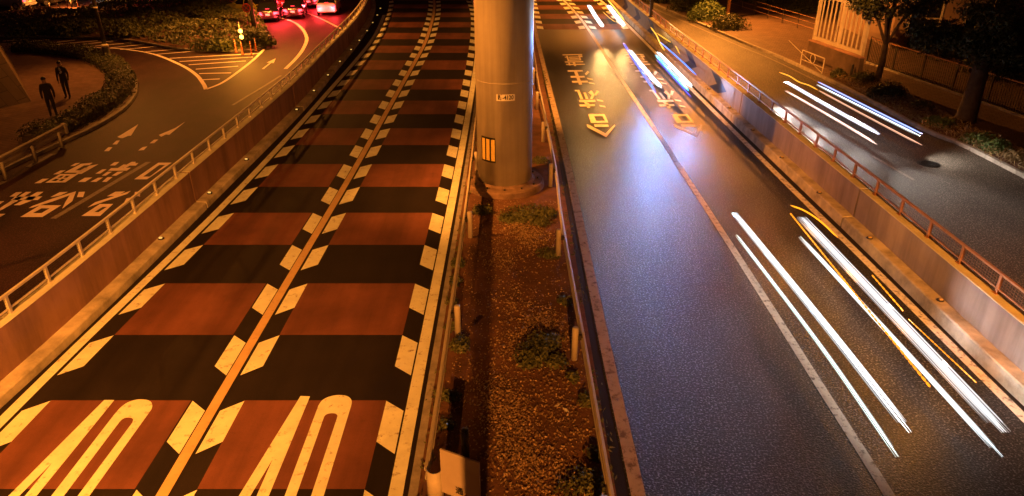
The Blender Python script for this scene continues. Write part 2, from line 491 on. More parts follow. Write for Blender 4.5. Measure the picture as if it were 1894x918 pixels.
ledge_l = spline([(-10.5, 3, 0), (-10.05, 9.4, 0), (-9.84, 13.66, 0), (-9.40, 21.2, 0), (-9.22, 29, 0), (-9.20, 37, 0), (-9.19, 43.2, 0), (-9.28, 48.5, 0), (-9.55, 53.2, 0), (-10.1, 59.3, 0), (-10.9, 66, 0), (-12.4, 74, 0)], 10)
def xat(path, y):
    p = np.array(path)
    return float(np.interp(y, p[:, 1], p[:, 0]))

sheet('road_left', [(-16, 2), (-1.6, 2), (-1.6, 60), (-4, 80), (-14, 80), (-9.9, 60), (-9.5, 40), (-9.6, 30), (-11, 8)][0:0] or [(-11.0, 2), (-1.75, 2), (-1.75, 40), (-2.1, 52), (-3.6, 70), (-5.0, 80), (-14.2, 80), (-12.0, 68), (-10.3, 56), (-9.9, 47), (-9.7, 33), (-9.9, 20)], 0.0, M_black)
road_l = bpy.data.objects['road_left']
sheet('road_right', [(1.95, 2), (10.55, 2), (10.3, 13), (9.6, 31), (9.3, 45), (9.0, 70), (8.4, 110), (1.4, 110), (1.55, 52), (1.8, 40), (1.9, 25)], 0.0, M_wet)
road_r = bpy.data.objects['road_right']
sheet('road_side_left', [(-10.7, 2), (-10.1, 22), (-9.85, 33), (-10.0, 46), (-10.6, 56), (-12.4, 68), (-14, 75), (-14, 160), (-120, 160), (-120, 2)], -0.006, M_side)
road_sl = bpy.data.objects['road_side_left']
kerb_r_pts = [(18.6, 4, 0), (18.4, 20, 0), G(1894, 331), G(1774, 270), G(1710, 245), G(1600, 186), G(1523, 147), G(1440, 108), G(1376, 82), G(1300, 49), (12.6, 61, 0), (11.6, 68, 0), (10.6, 80, 0), (10.0, 110, 0)]
kerb_r = spline(kerb_r_pts, 8)
sheet('road_side_right', [(10.2, 2), (18.9, 2)] + [(p[0] + .02, p[1]) for p in kerb_r[8:]] + [(9.3, 110), (9.3, 60), (9.6, 45), (10.0, 31)], -0.006, M_gravel)
road_sr = bpy.data.objects['road_side_right']
sheet('median_soil', [(-1.62, 2), (1.8, 2), (1.75, 30), (1.6, 45), (1.3, 80), (-3.6, 80), (-2.6, 62), (-1.85, 50), (-1.62, 38)], 0.035, M_soil)

# ------------------------------------------------------------------ left carriageway markings
rows = [1046, 905, 741, 620, 524.6, 453.3, 394, 346, 303.8, 268.7, 237.6, 211.6, 186.6, 166, 147, 129.4, 112, 98, 85]
B = [G(500, r)[1] for r in rows]
B = [2 * B[1] - B[2]] + B[1:]
while B[-1] < 74: B.append(B[-1] + 2.19)
mr, mw = MB(), MB()
def strip_quad(mb, pa, oa, pb, ob, y0, y1, z, n=3):
    for k in range(n):
        a, b = y0 + (y1 - y0) * k / n, y0 + (y1 - y0) * (k + 1) / n
        mb.poly([(xat(pa, a) + oa, a, z), (xat(pb, a) + ob, a, z), (xat(pb, b) + ob, b, z), (xat(pa, b) + oa, b, z)])
for i in range(1, len(B) - 1, 2):
    strip_quad(mr, ledge_l, .58, centre_l, -.54, B[i], B[i + 1], .004)
    strip_quad(mr, centre_l, .54, redge_l, -.55, B[i], B[i + 1], .004)
mr.build('red_stripe', M_red, road_l)
def dash(mb, path, inner, outer, y, z=.008, L=1.22, sk=.33):
    # outer (lane side) corner at the stripe boundary, inner corner (line side) set back
    x = lambda yy, o: xat(path, yy) + o
    mb.poly([(x(y, outer), y - .02, z), (x(y - sk, inner), y - sk, z), (x(y - sk - L, inner), y - sk - L, z), (x(y - L, outer), y - L, z)])
for y in B[1:]:
    dash(mw, centre_l, .17, .55, y); dash(mw, centre_l, -.13, -.5, y)
    dash(mw, redge_l, -.16, -.55, y); dash(mw, ledge_l, .2, .58, y)
mw.build('dash_marking', M_paint, road_l)
m = MB(); m.ribbon(redge_l, -.125, .125, .008); m.build('edge_line', M_paint, road_l)
m = MB(); m.ribbon([p for p in ledge_l if p[1] < 59.6], -.12, .12, .008); m.build('edge_line', M_paint, road_l)
m = MB(); m.ribbon(centre_l, -.105, .105, .012); m.build('centre_line', M_orange, road_l)
# speed numerals, cut by the lower edge of the picture
def pxpoly(mb, pts, s, ox, oy, z):
    mb.poly([G(ox + x / s, oy + y / s)[:2] + (0,) for x, y in pts], z)
m = MB()
def ext(p, q, y):      # continue the line p-q to the row y
    t = (y - p[1]) / (q[1] - p[1]); return (p[0] + (q[0] - p[0]) * t, y)
YB = 1250
pxpoly(m, [(495, 464), (543, 464), ext((543, 464), (175, 918), YB), ext((248, 762), (120, 918), YB), (248, 762), ext((248, 762), (93, 918), 1040), ext((495, 464), (42, 918), 1040)][0:7], 2.564, 0, 560, .012)
def zero(mb, ol, ir_bot, arc_o, arc_i, s, ox, oy, z):
    n = max(len(arc_o), len(arc_i))
    def rs(a):
        a = [tuple(a[0])] + spline(a[1:-1], 8) + [tuple(a[-1])]
        a = np.array(a, float); d = np.r_[0, np.cumsum(np.linalg.norm(np.diff(a, axis=0), axis=1))]
        q = np.r_[d[0], np.linspace(d[1], d[-2], 40), d[-1]]; return np.c_[np.interp(q, d, a[:, 0]), np.interp(q, d, a[:, 1])]
    o, i = rs(arc_o), rs(arc_i)
    P = [G(ox + x / s, oy + y / s) for x, y in o] + [G(ox + x / s, oy + y / s) for x, y in i]
    k = len(o)
    mb.add([(p[0], p[1], z) for p in P], [(a, a + 1, k + a + 1, k + a) for a in range(k - 1)])
zero(m, 0, 0, [ext((545, 530), (245, 918), YB), (545, 530), (572, 500), (605, 476), (650, 462), (695, 463), (716, 473), (723, 490), (719, 508), ext((719, 508), (425, 918), YB)],
     [ext((570, 565), (305, 918), YB), (566, 570), (580, 556), (595, 549), (612, 547), (626, 550), (632, 557), (630, 566), (628, 572), ext((628, 572), (370, 918), YB)], 2.564, 0, 560, .012)
pxpoly(m, [(400, 445), (445, 447), ext((445, 447), (250, 918), YB), ext((268, 745), (192, 918), YB), (268, 745), ext((268, 745), (163, 918), 1040), ext((400, 445), (108, 918), 1040)], 2.564, 400, 560, .012)
zero(m, 0, 0, [ext((485, 490), (325, 918), YB), (485, 490), (500, 468), (525, 452), (560, 442), (600, 441), (630, 450), (643, 470), (640, 492), ext((640, 492), (510, 918), YB)],
     [ext((512, 545), (380, 918), YB), (512, 543), (522, 533), (538, 528), (555, 527), (568, 530), (575, 538), (573, 547), (572, 552), ext((572, 552), (450, 918), YB)], 2.564, 400, 560, .012)
m.build('speed_numeral', M_paint, road_l)
# concrete gutter strip beside the median
m = MB(); m.ribbon([p for p in redge_l if p[1] < 75], .22, .45, .02); m.build('gutter_strip', M_kerb, road_l)

# ------------------------------------------------------------------ right carriageway markings
rr_left = spline([(2.2, 3, 0), (2.17, 9.2, 0), (2.13, 12.6, 0), (2.10, 17.2, 0), (2.07, 25.7, 0), (1.93, 34.9, 0), (1.76, 44.8, 0), (1.62, 54, 0), (1.55, 62, 0), (1.5, 72, 0), (1.4, 100, 0)], 10)
rr_mid = spline([(6.5, 3, 0), (6.47, 9.2, 0), (6.43, 12, 0), (6.33, 18.5, 0), (6.08, 29.3, 0), (5.72, 41.9, 0), (5.40, 54, 0), (5.02, 61.5, 0), (4.5, 68, 0), (3.6, 76, 0)], 10)
rr_right = spline([(10.3, 3, 0), (10.12, 11.3, 0), (10.02, 19.8, 0), (9.90, 26, 0), (9.62, 33, 0), (9.30, 42, 0), (9.0, 50, 0), (8.75, 58, 0), (8.4, 66, 0), (7.8, 76, 0)], 10)
rr_right = spline([(10.32, 3, 0), (10.08, 10.4, 0), (9.82, 17.5, 0), (9.55, 24, 0), (9.30, 31, 0), (9.05, 38, 0), (8.82, 45, 0), (8.55, 53, 0), (8.25, 60, 0), (7.8, 68, 0), (7.2, 76, 0)], 10)
m = MB(); m.ribbon(rr_left, -.13, .12, .02)
m.build('edge_line', worn_paint('salmon worn edge paint', (.40, .34, .27), (.12, .08, .06), .8, scale=5), road_r)
m = MB(); m.ribbon(rr_left, -.38, -.16, .012); m.build('gutter_strip', M_black, road_r)
m = MB(); m.ribbon(rr_mid, -.1, .1, .008); m.build('lane_line', M_paintw, road_r)
m = MB(); m.ribbon(rr_right, -.11, .11, .008); m.build('edge_line', M_paintw, road_r)
m = MB(); m.ribbon(rr_right, .13, .42, .006); m.build('gutter_strip', M_black, road_r)
BR = [53.0 + 2.25 * k for k in range(11)]
m, mk, md = MB(), MB(), MB()
for k in range(0, 10):
    (m if k % 2 == 0 else mk).v  # keep order of colours: red first
    tgt = m if k % 2 == 0 else mk
    strip_quad(tgt, rr_left, .15, rr_mid, -.12, BR[k], BR[k + 1], .005, 2)
    strip_quad(tgt, rr_mid, .12, rr_right, -.13, BR[k], BR[k + 1], .005, 2)
    for (p, a, b) in ((rr_left, .16, .62), (rr_mid, .16, .62), (rr_mid, -.16, -.62), (rr_right, -.16, -.62)):
        md.poly([(xat(p, BR[k] + .1) + a, BR[k] + .35, .011), (xat(p, BR[k]) + b, BR[k] + .05, .011), (xat(p, BR[k] + 1.2) + b, BR[k] + 1.2, .011), (xat(p, BR[k] + 1.4) + a, BR[k] + 1.5, .011)])
m.build('red_stripe', M_red, road_r); mk.build('black_stripe', M_black, road_r); md.build('dash_marking', M_paint, road_r)
# lettering facing the oncoming drivers, measured stroke by stroke
S5 = 5.1
lets = [
 [(228, 716), (250, 722), (408, 803), (470, 738), (492, 718), (502, 730), (414, 840), (236, 744)],
 [(300, 717), (433, 720), (438, 741), (306, 741)],
 [(115, 393), (160, 392), (198, 480), (172, 484), (142, 406), (120, 406)],
 [(198, 416), (222, 418), (246, 478), (222, 480)],
 [(246, 418), (268, 398), (280, 400), (304, 440), (284, 480), (262, 478), (276, 442)],
 [(156, 486), (310, 486), (314, 506), (228, 508), (254, 522), (262, 562), (236, 562), (206, 508), (162, 508)],
 [(160, 530), (305, 526), (308, 545), (166, 549)],
 [(300, 440), (325, 395), (350, 408), (320, 445)], [(325, 478), (380, 490), (388, 505), (330, 497)], [(345, 533), (400, 543), (412, 558), (355, 550)],
 [(48, 207), (190, 206), (195, 219), (53, 221)], [(76, 261), (208, 260), (213, 276), (82, 278)], [(88, 307), (238, 305), (242, 322), (96, 324)],
 [(108, 213), (138, 213), (188, 342), (158, 344)],
 [(212, 240), (240, 210), (258, 225), (225, 255)], [(230, 275), (285, 288), (292, 302), (240, 292)], [(245, 318), (300, 328), (308, 340), (255, 332)],
 [(0, 57), (185, 53), (190, 63), (4, 67)], [(22, 80), (52, 79), (52, 86), (26, 88)], [(160, 68), (186, 66), (192, 82), (170, 84)],
 [(36, 70), (50, 70), (66, 118), (52, 120)], [(150, 66), (164, 66), (180, 112), (166, 114)],
 [(60, 80), (158, 78), (160, 85), (62, 88)], [(66, 95), (164, 93), (166, 100), (68, 103)], [(56, 108), (176, 106), (178, 114), (58, 117)],
 [(22, 124), (196, 122), (200, 131), (26, 134)], [(34, 148), (212, 146), (216, 155), (38, 158)], [(96, 131), (120, 131), (132, 168), (112, 169)], [(54, 136), (70, 136), (82, 160), (66, 162)],
]
rings = [([(245, 622), (398, 620), (434, 701), (270, 704)], [(300, 640), (380, 640), (402, 684), (320, 686)])]
def right_letters(dx, mat_):
    m = MB()
    for pl in lets:
        w = [G(1040 + x / S5, 90 + y / S5) for x, y in pl]
        m.poly([(p[0] + dx, p[1], 0) for p in w], .012)
    for o, i in rings:
        o = [G(1040 + x / S5, 90 + y / S5) for x, y in o]; i = [G(1040 + x / S5, 90 + y / S5) for x, y in i]
        m.ring([(p[0] + dx, p[1]) for p in o], [(p[0] + dx, p[1]) for p in i], .012)
    return m.build('lettering', mat_, road_r)
a1, a2 = G(1120.8, 254.7), G(1292, 256)
M_let = worn_paint('lamp tinted lettering paint', (0.85, 0.82, 0.66), (0.2, 0.18, 0.16), 0.2, scale=7)  # sodium tint on the left lane letters is put into the colour
M_letw = worn_paint('white lettering paint', (0.84, 0.84, 0.82), (0.2, 0.19, 0.18), 0.3, scale=7)
right_letters(0.0, M_let)
right_letters(a2[0] - a1[0] - .04, M_letw)

# ------------------------------------------------------------------ side street on the left: lettering, arrows, hatching
S1 = 5.736
def poly_px(mb, pts, s, ox, oy, z=.006):
    mb.poly([G(ox + x / s, oy + y / s) for x, y in pts], z)
def ring_px(mb, o, i, s, ox, oy, z=.006):
    mb.ring([G(ox + x / s, oy + y / s) for x, y in o], [G(ox + x / s, oy + y / s) for x, y in i], z)
m = MB()
side = [
 [(535, 545), (635, 493), (722, 490), (640, 528), (562, 545)],
 [(303, 663), (342, 640), (560, 560), (735, 505), (808, 484), (768, 515), (560, 592), (345, 657)],
 [(748, 512), (808, 484), (768, 588), (660, 670), (692, 600)],
 [(836, 491), (902, 488), (882, 545), (816, 546)],
 [(825, 385), (900, 340), (980, 337), (902, 385)], [(958, 384), (1040, 340), (1095, 337), (1022, 384)], [(1083, 384), (1140, 334), (1196, 332), (1132, 384)],
 [(1012, 297), (1085, 252), (1132, 250), (1062, 297)], [(1080, 318), (1140, 276), (1190, 276), (1122, 319)], [(1184, 318), (1250, 276), (1312, 274), (1232, 319)],
 [(1145, 266), (1180, 238), (1390, 234), (1346, 265)], [(1248, 238), (1310, 200), (1340, 200), (1300, 238)], [(1290, 228), (1398, 171), (1440, 171), (1436, 185), (1470, 184), (1440, 212), (1378, 211), (1330, 238)],
 [(1165, 210), (1215, 175), (1268, 172), (1222, 210)],
 [(365, 399), (450, 352), (522, 349), (430, 397)], [(563, 305), (640, 264), (697, 261), (622, 303)], [(745, 217), (800, 186), (852, 182), (792, 215)],
 [(680, 286), (860, 192), (985, 180), (950, 206), (892, 210), (800, 262), (850, 262), (905, 232), (930, 240), (838, 288)],
 [(800, 300), (950, 212), (1046, 196), (864, 300)],
 [(100, 541), (170, 494), (238, 491), (172, 541)], [(112, 577), (160, 541), (450, 538), (402, 577)],
 [(0, 662), (130, 577), (275, 490), (335, 489), (180, 590), (0, 692)], [(146, 632), (260, 568), (395, 490), (462, 489), (330, 585), (212, 632)],
 [(-30, 590), (46, 589), (0, 620), (-60, 640)], [(-20, 725), (62, 722), (0, 757), (-60, 757)],
 [(1135, 537), (1225, 488), (1330, 485), (1242, 533)], [(928, 657), (1010, 600), (1390, 478), (1350, 512), (1110, 592)],
 [(1304, 628), (1340, 560), (1396, 548), (1362, 600)], [(1424, 530), (1432, 490), (1487, 490), (1487, 540)],
]
for pl in side: poly_px(m, pl, S1, 0, 270)
ring_px(m, [(215, 757), (425, 632), (650, 632), (450, 757)], [(350, 715), (440, 665), (527, 665), (440, 715)], S1, 0, 270)
ring_px(m, [(480, 393), (640, 300), (832, 300), (692, 390)], [(545, 375), (650, 318), (742, 318), (660, 375)], S1, 0, 270)
m.poly([G(x / S1, 270 + y / S1) for x, y in [(585, 352), (606, 341), (708, 341), (690, 352)]], .01)
m.poly([G(x / S1, 270 + y / S1) for x, y in [(594, 378), (688, 315), (712, 315), (622, 378)]], .014)
ring_px(m, [(1423, 357), (1680, 180), (1822, 180), (1560, 357)], [(1520, 328), (1690, 205), (1752, 205), (1590, 328)], S1, 0, 270)
ring_px(m, [(864, 746), (1060, 619), (1202, 618), (1062, 746)], [(1000, 705), (1090, 650), (1135, 650), (1045, 705)], S1, 0, 270)
M_letl = worn_paint('faded side street paint', (0.80, 0.68, 0.62), (0.3, 0.2, 0.16), 0.1, scale=4)
m.build('lettering', M_letl, road_sl)
S2 = 5.7375
m = MB()
for pl in [[(608, 345), (530, 468), (500, 470), (440, 495), (412, 492), (385, 480), (430, 455)], [(412, 517), (380, 560), (332, 560), (375, 520)], [(333, 590), (295, 632), (243, 632), (290, 590)],
           [(1105, 320), (935, 460), (900, 455), (850, 480), (825, 460), (1000, 385)], [(820, 507), (775, 548), (728, 548), (775, 510)], [(705, 580), (665, 620), (605, 625), (650, 590)]]:
    poly_px(m, pl, S2, 150, 170)
poly_px(m, [(405, 808), (500, 735), (460, 735), (568, 684), (545, 740), (515, 738), (430, 810)], 6.313, 420, 0)
m.build('arrow_marking', M_letl, road_sl)
m = MB()
m.ribbon(spline([G(528, 128), G(548, 108), G(560, 92), G(567, 76), G(566, 66), G(560, 55), G(548, 44), G(532, 37), G(515, 33)], 6), -.11, .11, .006)
m.ribbon(spline([G(629, 53), G(612, 44), G(598, 37), G(580, 29), G(562, 22)], 6), -.09, .09, .006)
m.build('lane_line', M_letl, road_sl)
m = MB(); m.ribbon([G(98, 405), G(275, 300)], -.1, .1, .006); m.build('lane_line', M_dirty, road_sl)
m = MB(); m.ribbon([G(52, 309), G(98, 285)], -.1, .1, .006)
m.ribbon(spline([G(430, 195), G(480, 165), G(520, 140)], 4), -.07, .07, .006)
m.ribbon([G(-60, 372), G(8, 336)], -.1, .1, .006)
m.build('edge_line', M_dirty, road_sl)
# hatched area
SZ = 3.825
hatch = [((20, 292), (175, 282)), ((60, 306), (350, 284)), ((150, 330), (530, 285)), ((260, 330), (690, 288)), ((450, 330), (830, 288)), ((600, 333), (1020, 296)), ((760, 342), (1130, 303)), ((850, 353), (1235, 318)),
         ((1000, 370), (1350, 342)), ((1085, 388), (1420, 360)), ((1200, 414), (1830, 380)), ((1270, 437), (1790, 405)), ((1335, 460), (1740, 433)), ((1385, 491), (1685, 470)), ((1410, 522), (1635, 517)), ((1428, 566), (1555, 560))]
m = MB()
for a, b in hatch:
    pa, pb = G(a[0] / SZ, a[1] / SZ), G(b[0] / SZ, b[1] / SZ)
    m.ribbon(resample([pa, pb], 2), -.085, .085, .006)
m.ribbon(spline([G(0, 84), G(80, 86), G(160, 88), G(225, 91), G(285, 101), G(335, 121), G(362, 138), G(376, 155), G(381, 166)], 6), -.1, .1, .01)
m.ribbon(spline([G(381, 166), G(412, 153), G(445, 130), G(470, 110), G(488, 92)], 6), -.09, .09, .01)
m.build('hatched_marking', M_letl, road_sl)

# right side street markings
m = MB(); m.ribbon([G(1612, 288), G(1690, 333)], -.06, .06, .004); m.ribbon([(11.9, 18, 0), (11.95, 12, 0)], -.06, .06, .004); m.build('lane_line', M_dirty, road_sr)
m = MB(); m.ribbon([(p[0] - .55, p[1], 0) for p in kerb_r if 36 < p[1] < 70], -.07, .07, .004); m.build('edge_line', M_dirty, road_sr)

# ------------------------------------------------------------------ barrier walls with railings
def barrier(name, path, ledge_h, ledge_w, top, cop_w, label, side, mats, joints, flat_top=False):
    """side=+1: the carriageway lies to the left (-normal) of the path direction"""
    t = thing(name, tuple(path[0]), label, 'wall')
    s = side
    # ledge
    segs = []
    p = np.array(path)
    ys = [p[0, 1]] + list(joints) + [p[-1, 1]]
    ml, mwl, mc = MB(), MB(), MB()
    for a, b in zip(ys[:-1], ys[1:]):
        yy = np.linspace(a + .045, b - .045, max(2, int((b - a) / 1.2)))
        seg = [(xat(path, y), y, 0) for y in yy]
        ml.sweep(seg, [(0, 0), (s * .015, ledge_h - .03), (s * .04, ledge_h), (s * ledge_w, ledge_h + .01), (s * ledge_w, 0)][::1], True)
        mwl.sweep(seg, [(s * (ledge_w + .002), 0), (s * (ledge_w + .012), top - .02), (s * (ledge_w + cop_w - .01), top - .02), (s * (ledge_w + cop_w), 0)], True)
        mc.sweep(seg, [(s * (ledge_w + .005), top - .018), (s * (ledge_w + .02), top), (s * (ledge_w + cop_w - .02), top), (s * (ledge_w + cop_w + .004), top - .018)], True)
    ml.build('ledge', mats[0], t); mwl.build('panel', mats[1], t); mc.build('coping', mats[2], t)
    return t
lj = [G(384, 386)[1], G(562, 206)[1], G(658, 92)[1], 58.5]
M_conc_l = M_conc
barrier('barrier_wall', lwall_ground, .22, .345, 1.24, .31, 'long concrete wall with a ledge along the left edge of the striped carriageway', -1, (M_ledge, M_conc, M_conc_top), lj)
rwall_ground = spline([(10.75, 4, 0), (10.27, 11.5, 0), (10.16, 14.5, 0), (10.01, 20, 0), (9.60, 30.9, 0), (9.34, 37, 0), (9.10, 43, 0), (8.85, 50, 0), (8.62, 57, 0), (8.3, 65, 0), (7.7, 75, 0)], 10)
rj = [20.0, 30.9, 41.3, 52.5]
M_conc_r = mat('smooth concrete wall face', (0.38, 0.31, 0.29), 0.8, 0.22, 0.45, 0.2, 26, streak=((1, 1, .12), .68, 1.8))
tR = barrier('barrier_wall', rwall_ground, .34, .33, 1.25, .33, 'long concrete wall with arrow panels along the right edge of the wet carriageway', 1, (M_ledge, M_conc_r, M_conc_top), rj)
# chevron panels on the far part of the right wall: tips towards the camera
M_blue = mat('dark blue chevron paint', (0.012, 0.022, 0.11), 0.5, 0.1, 4)
M_panel = mat('grey chevron board', (0.28, 0.25, 0.25), 0.6, 0.12, 4)
def wallpt(y, z, out=.0):
    return (xat(rwall_ground, y) + .33 - out, y, z)
m = MB()
ys = np.linspace(31.9, 64, 40)
for a, b in zip(ys[:-1], ys[1:]):
    m.add([wallpt(a, .40, .006), wallpt(a, 1.19, .006), wallpt(b, 1.19, .006), wallpt(b, .40, .006)], [(0, 1, 2, 3)])
cb = m.build('chevron_board', M_panel, tR)
for tip in (32.9, 37.9, 42.9, 47.9, 52.9, 57.9):
    z0, z1, zm = .405, 1.185, .78
    w = 1.9
    m = MB()
    def q(y, z): return wallpt(y, z, .011)
    m.add([q(tip + 2.6, z1), q(tip + 1.2, z1), q(tip, zm), q(tip + 1.5, zm)], [(0, 1, 2, 3)])
    m.add([q(tip + 1.5, zm), q(tip, zm), q(tip + 1.2, z0), q(tip + 2.6, z0)], [(0, 1, 2, 3)])
    m.build('chevron', M_blue, cb)

def railing(path, off, base, h, spacing, label, m_, y0, y1, wire):
    """low railing on top of a wall: posts, top rail, lower rail and framed mesh"""
    nn, _ = normals2(path)
    line = [(p[0] + off, p[1], base) for p in path if y0 - 2 <= p[1] <= y1 + 2]
    line = [q for q in resample(line, .6)]
    t = thing('railing', tuple(line[0]), label, 'railing')
    pts = resample(line, spacing)
    m = MB(); m.sweep([(p[0], p[1], base + h) for p in line], [(-.03, -.026), (-.03, .026), (.03, .026), (.03, -.026)], True); m.build('top_rail', m_, t)
    m = MB(); m.sweep([(p[0], p[1], base + .11) for p in line], [(-.018, -.018), (-.018, .018), (.018, .018), (.018, -.018)], True); m.build('lower_rail', m_, t)
    # woven wire infill
    m = MB()
    fine = resample(line, .09)
    for p in fine: m.bar((p[0] + .012, p[1], base + .12), (p[0] + .012, p[1], base + h - .02), .0024)
    for k in range(1, 5):
        m.sweep([(p[0] + .012, p[1], base + .11 + (h - .13) * k / 5) for p in line], [(-.0018, -.0018), (-.0018, .0018), (.0018, .0018), (.0018, -.0018)], True)
    m.build('wire_mesh', wire, t)
    base_post = None
    for p in pts:
        if base_post is None:
            m = MB(); m.box((0, 0, h / 2), (.06, .08, h)); m.box((0, 0, .006), (.14, .15, .012))
            base_post = o = m.build('post', m_)
        else:
            o = base_post.copy(); col.objects.link(o)
        o.parent = t
        o.location = (p[0] - line[0][0], p[1] - line[0][1], 0)
    return t
railing(lwall_ground, -.53, 1.24, .42, 1.3, 'pale low railing with wire mesh on top of the left wall', M_rail_l, 6, 70, M_dark)
railing(rwall_ground, .575, 1.25, .46, 1.42, 'brown low railing with wire mesh on top of the right wall', M_steel_d, 6, 70, M_steel_d)
# dark sign post at the far end of the right wall
t = thing('sign_post', (9.35, 50.6, 1.25), 'dark square post standing on the far part of the right wall', 'post')
m = MB(); m.box((9.35, 50.6, 2.6), (.2, .2, 2.7)); m.build('shaft', M_dark, t)
m = MB(); m.box((9.35, 50.6, 1.27), (.34, .34, .03)); m.build('base_plate', M_dark, t)

# reflectors along the ledges
def make_reflector(mlens, label, group):
    t = local_thing('road_reflector', label, 'reflector', group)
    m = MB(); m.lathe((0, 0, 0), [(.085, 0), (.09, .012), (.075, .03)], 14); m.build('housing', M_dark, t, True)
    m = MB(); m.box((0, -.02, .036), (.09, .06, .05)); m.build('lens', mlens, t, bevel=.01)
    return t
M_lens_l = emit('amber lens with glint emission', (1.0, 0.55, 0.12), 1.1)  # emission stands in for lamplight glinting in the reflectors
proto = None
for px, py in [(298, 442), (388, 358), (456, 296), (549, 204), (581, 169), (607, 140), (629, 115), (649.7, 93), (665, 76), (679, 58), (689.5, 43), (698, 29), (703.7, 16.6)]:
    p = G(px, py, .232)
    o = proto if proto is None else None
    if proto is None:
        proto = o = make_reflector(M_lens_l, 'small amber reflector, its glint put in as a glow, on the ledge of the left wall', 'amber markers on the left ledge')
    else: o = copy_tree(proto)
    o.location = p
proto2 = None
for px, py in [(1739, 556), (1608, 441), (1515, 357), (1446, 292), (1392, 241), (1349, 200), (1311, 165)]:
    p = G(px, py, .353)
    if proto2 is None:
        proto2 = o = make_reflector(M_glassr, 'small unlit glass marker on the ledge of the right wall', 'glass markers on the right ledge')
    else: o = copy_tree(proto2)
    o.location = (p[0], p[1], .353)

# ------------------------------------------------------------------ viaduct pillar
PX, PY, PR = -0.25, 23.40, 0.93
t = thing('viaduct_pillar', (PX, PY, 0), 'thick round steel viaduct pillar with number plate in the median', 'pillar')
m = MB(); m.lathe((PX, PY, 0), [(PR, .24), (PR, 13.5)], 72); m.build('shaft', M_pillar, t, True)
m = MB(); m.lathe((PX, PY, 0), [(1.36, 0), (1.34, .20), (1.30, .25), (PR + .1, .27), (PR + .03, .33), (PR + .02, .335)], 40); m.build('base_collar', mat('soil stained concrete', (.17, .11, .08), .9, .45, 2.2, .5, 12), t)
m = MB()
for zz in (3.75,): m.lathe((PX, PY, zz), [(PR + .004, -.012), (PR + .006, 0), (PR + .004, .012)], 72)
m.build('weld_seam', M_pillar, t, True)
def curved(th0, th1, z0, z1, out, n=12):
    """patch on the pillar; angle 0 faces the camera"""
    vs, fs = [], []
    for k in range(n + 1):
        a = th0 + (th1 - th0) * k / n
        x, y = PX + (PR + out) * math.sin(a), PY - (PR + out) * math.cos(a)
        vs += [(x, y, z0), (x, y, z1)]
    fs = [(2 * k, 2 * k + 2, 2 * k + 3, 2 * k + 1) for k in range(n)]
    return vs, fs
def zrow(py, y=PY - PR):
    r = ray(947, py); return CAM_H + r[2] * y / r[1]
z0, z1 = zrow(187), zrow(175)
m = MB(); m.add(*curved(R(-15), R(21), z0, z1, .012)); plate = m.build('number_plate', M_plate, t)
def text_mesh(txt, size, bold=.0):
    cu = bpy.data.curves.new('txt', 'FONT'); cu.body = txt; cu.size = size; cu.offset = bold
    cu.align_x = 'CENTER'; cu.align_y = 'CENTER'; cu.resolution_u = 3
    o = bpy.data.objects.new('txt', cu); col.objects.link(o)
    dg = bpy.context.evaluated_depsgraph_get(); dg.update()
    me = bpy.data.meshes.new_from_object(o.evaluated_get(dg))
    vs = [tuple(v.co) for v in me.vertices]; fs = [tuple(p.vertices) for p in me.polygons]
    bpy.data.objects.remove(o); bpy.data.curves.remove(cu); bpy.data.meshes.remove(me)
    return vs, fs
vs, fs = text_mesh('\u65b0-4120', .21, .006)
xs = [v[0] for v in vs]; w = max(xs) - min(xs)
if w < .01: vs, fs, w = [(0, 0, 0)], [], 1
k = .50 / w
am = R(3)
out = []
for x, y, z in vs:
    a = am + (x * k) / PR
    out.append((PX + (PR + .017) * math.sin(a), PY - (PR + .017) * math.cos(a), (z0 + z1) / 2 + y * k * 1.25))
m = MB(); m.add(out, fs); m.build('lettering', M_blackm, plate)
zb, zt_ = zrow(303), zrow(257)
m = MB(); m.add(*curved(R(-53), R(-18), zb, zt_, .008)); pan = m.build('warning_panel', M_blackm, t)
m = MB()
for k in range(3):
    a0 = -52 + k * 11.5
    m.add(*curved(R(a0 + 1.6), R(a0 + 9.6), zb + .06, zt_ - .06, .013, 6))
m.build('panel_stripe', M_yellow, pan)
fill_flood(t, (2.2, 25.5, 11.5), (5.4, 39, 0), 40000, 70)  # added for the lettering on the right carriageway
fill_flood(t, (2.0, 23.9, 12.4), (18.5, 43.5, 2.0), 90000, 26)  # added to brighten the slatted screen and the planting round it
# bolts round the collar
m = MB()
for k in range(12):
    a = 2 * math.pi * k / 12
    m.lathe((PX + 1.14 * math.cos(a), PY + 1.14 * math.sin(a), .262), [(.035, 0), (.035, .05), (.02, .06)], 8)
m.build('anchor_bolts', M_dark, t)

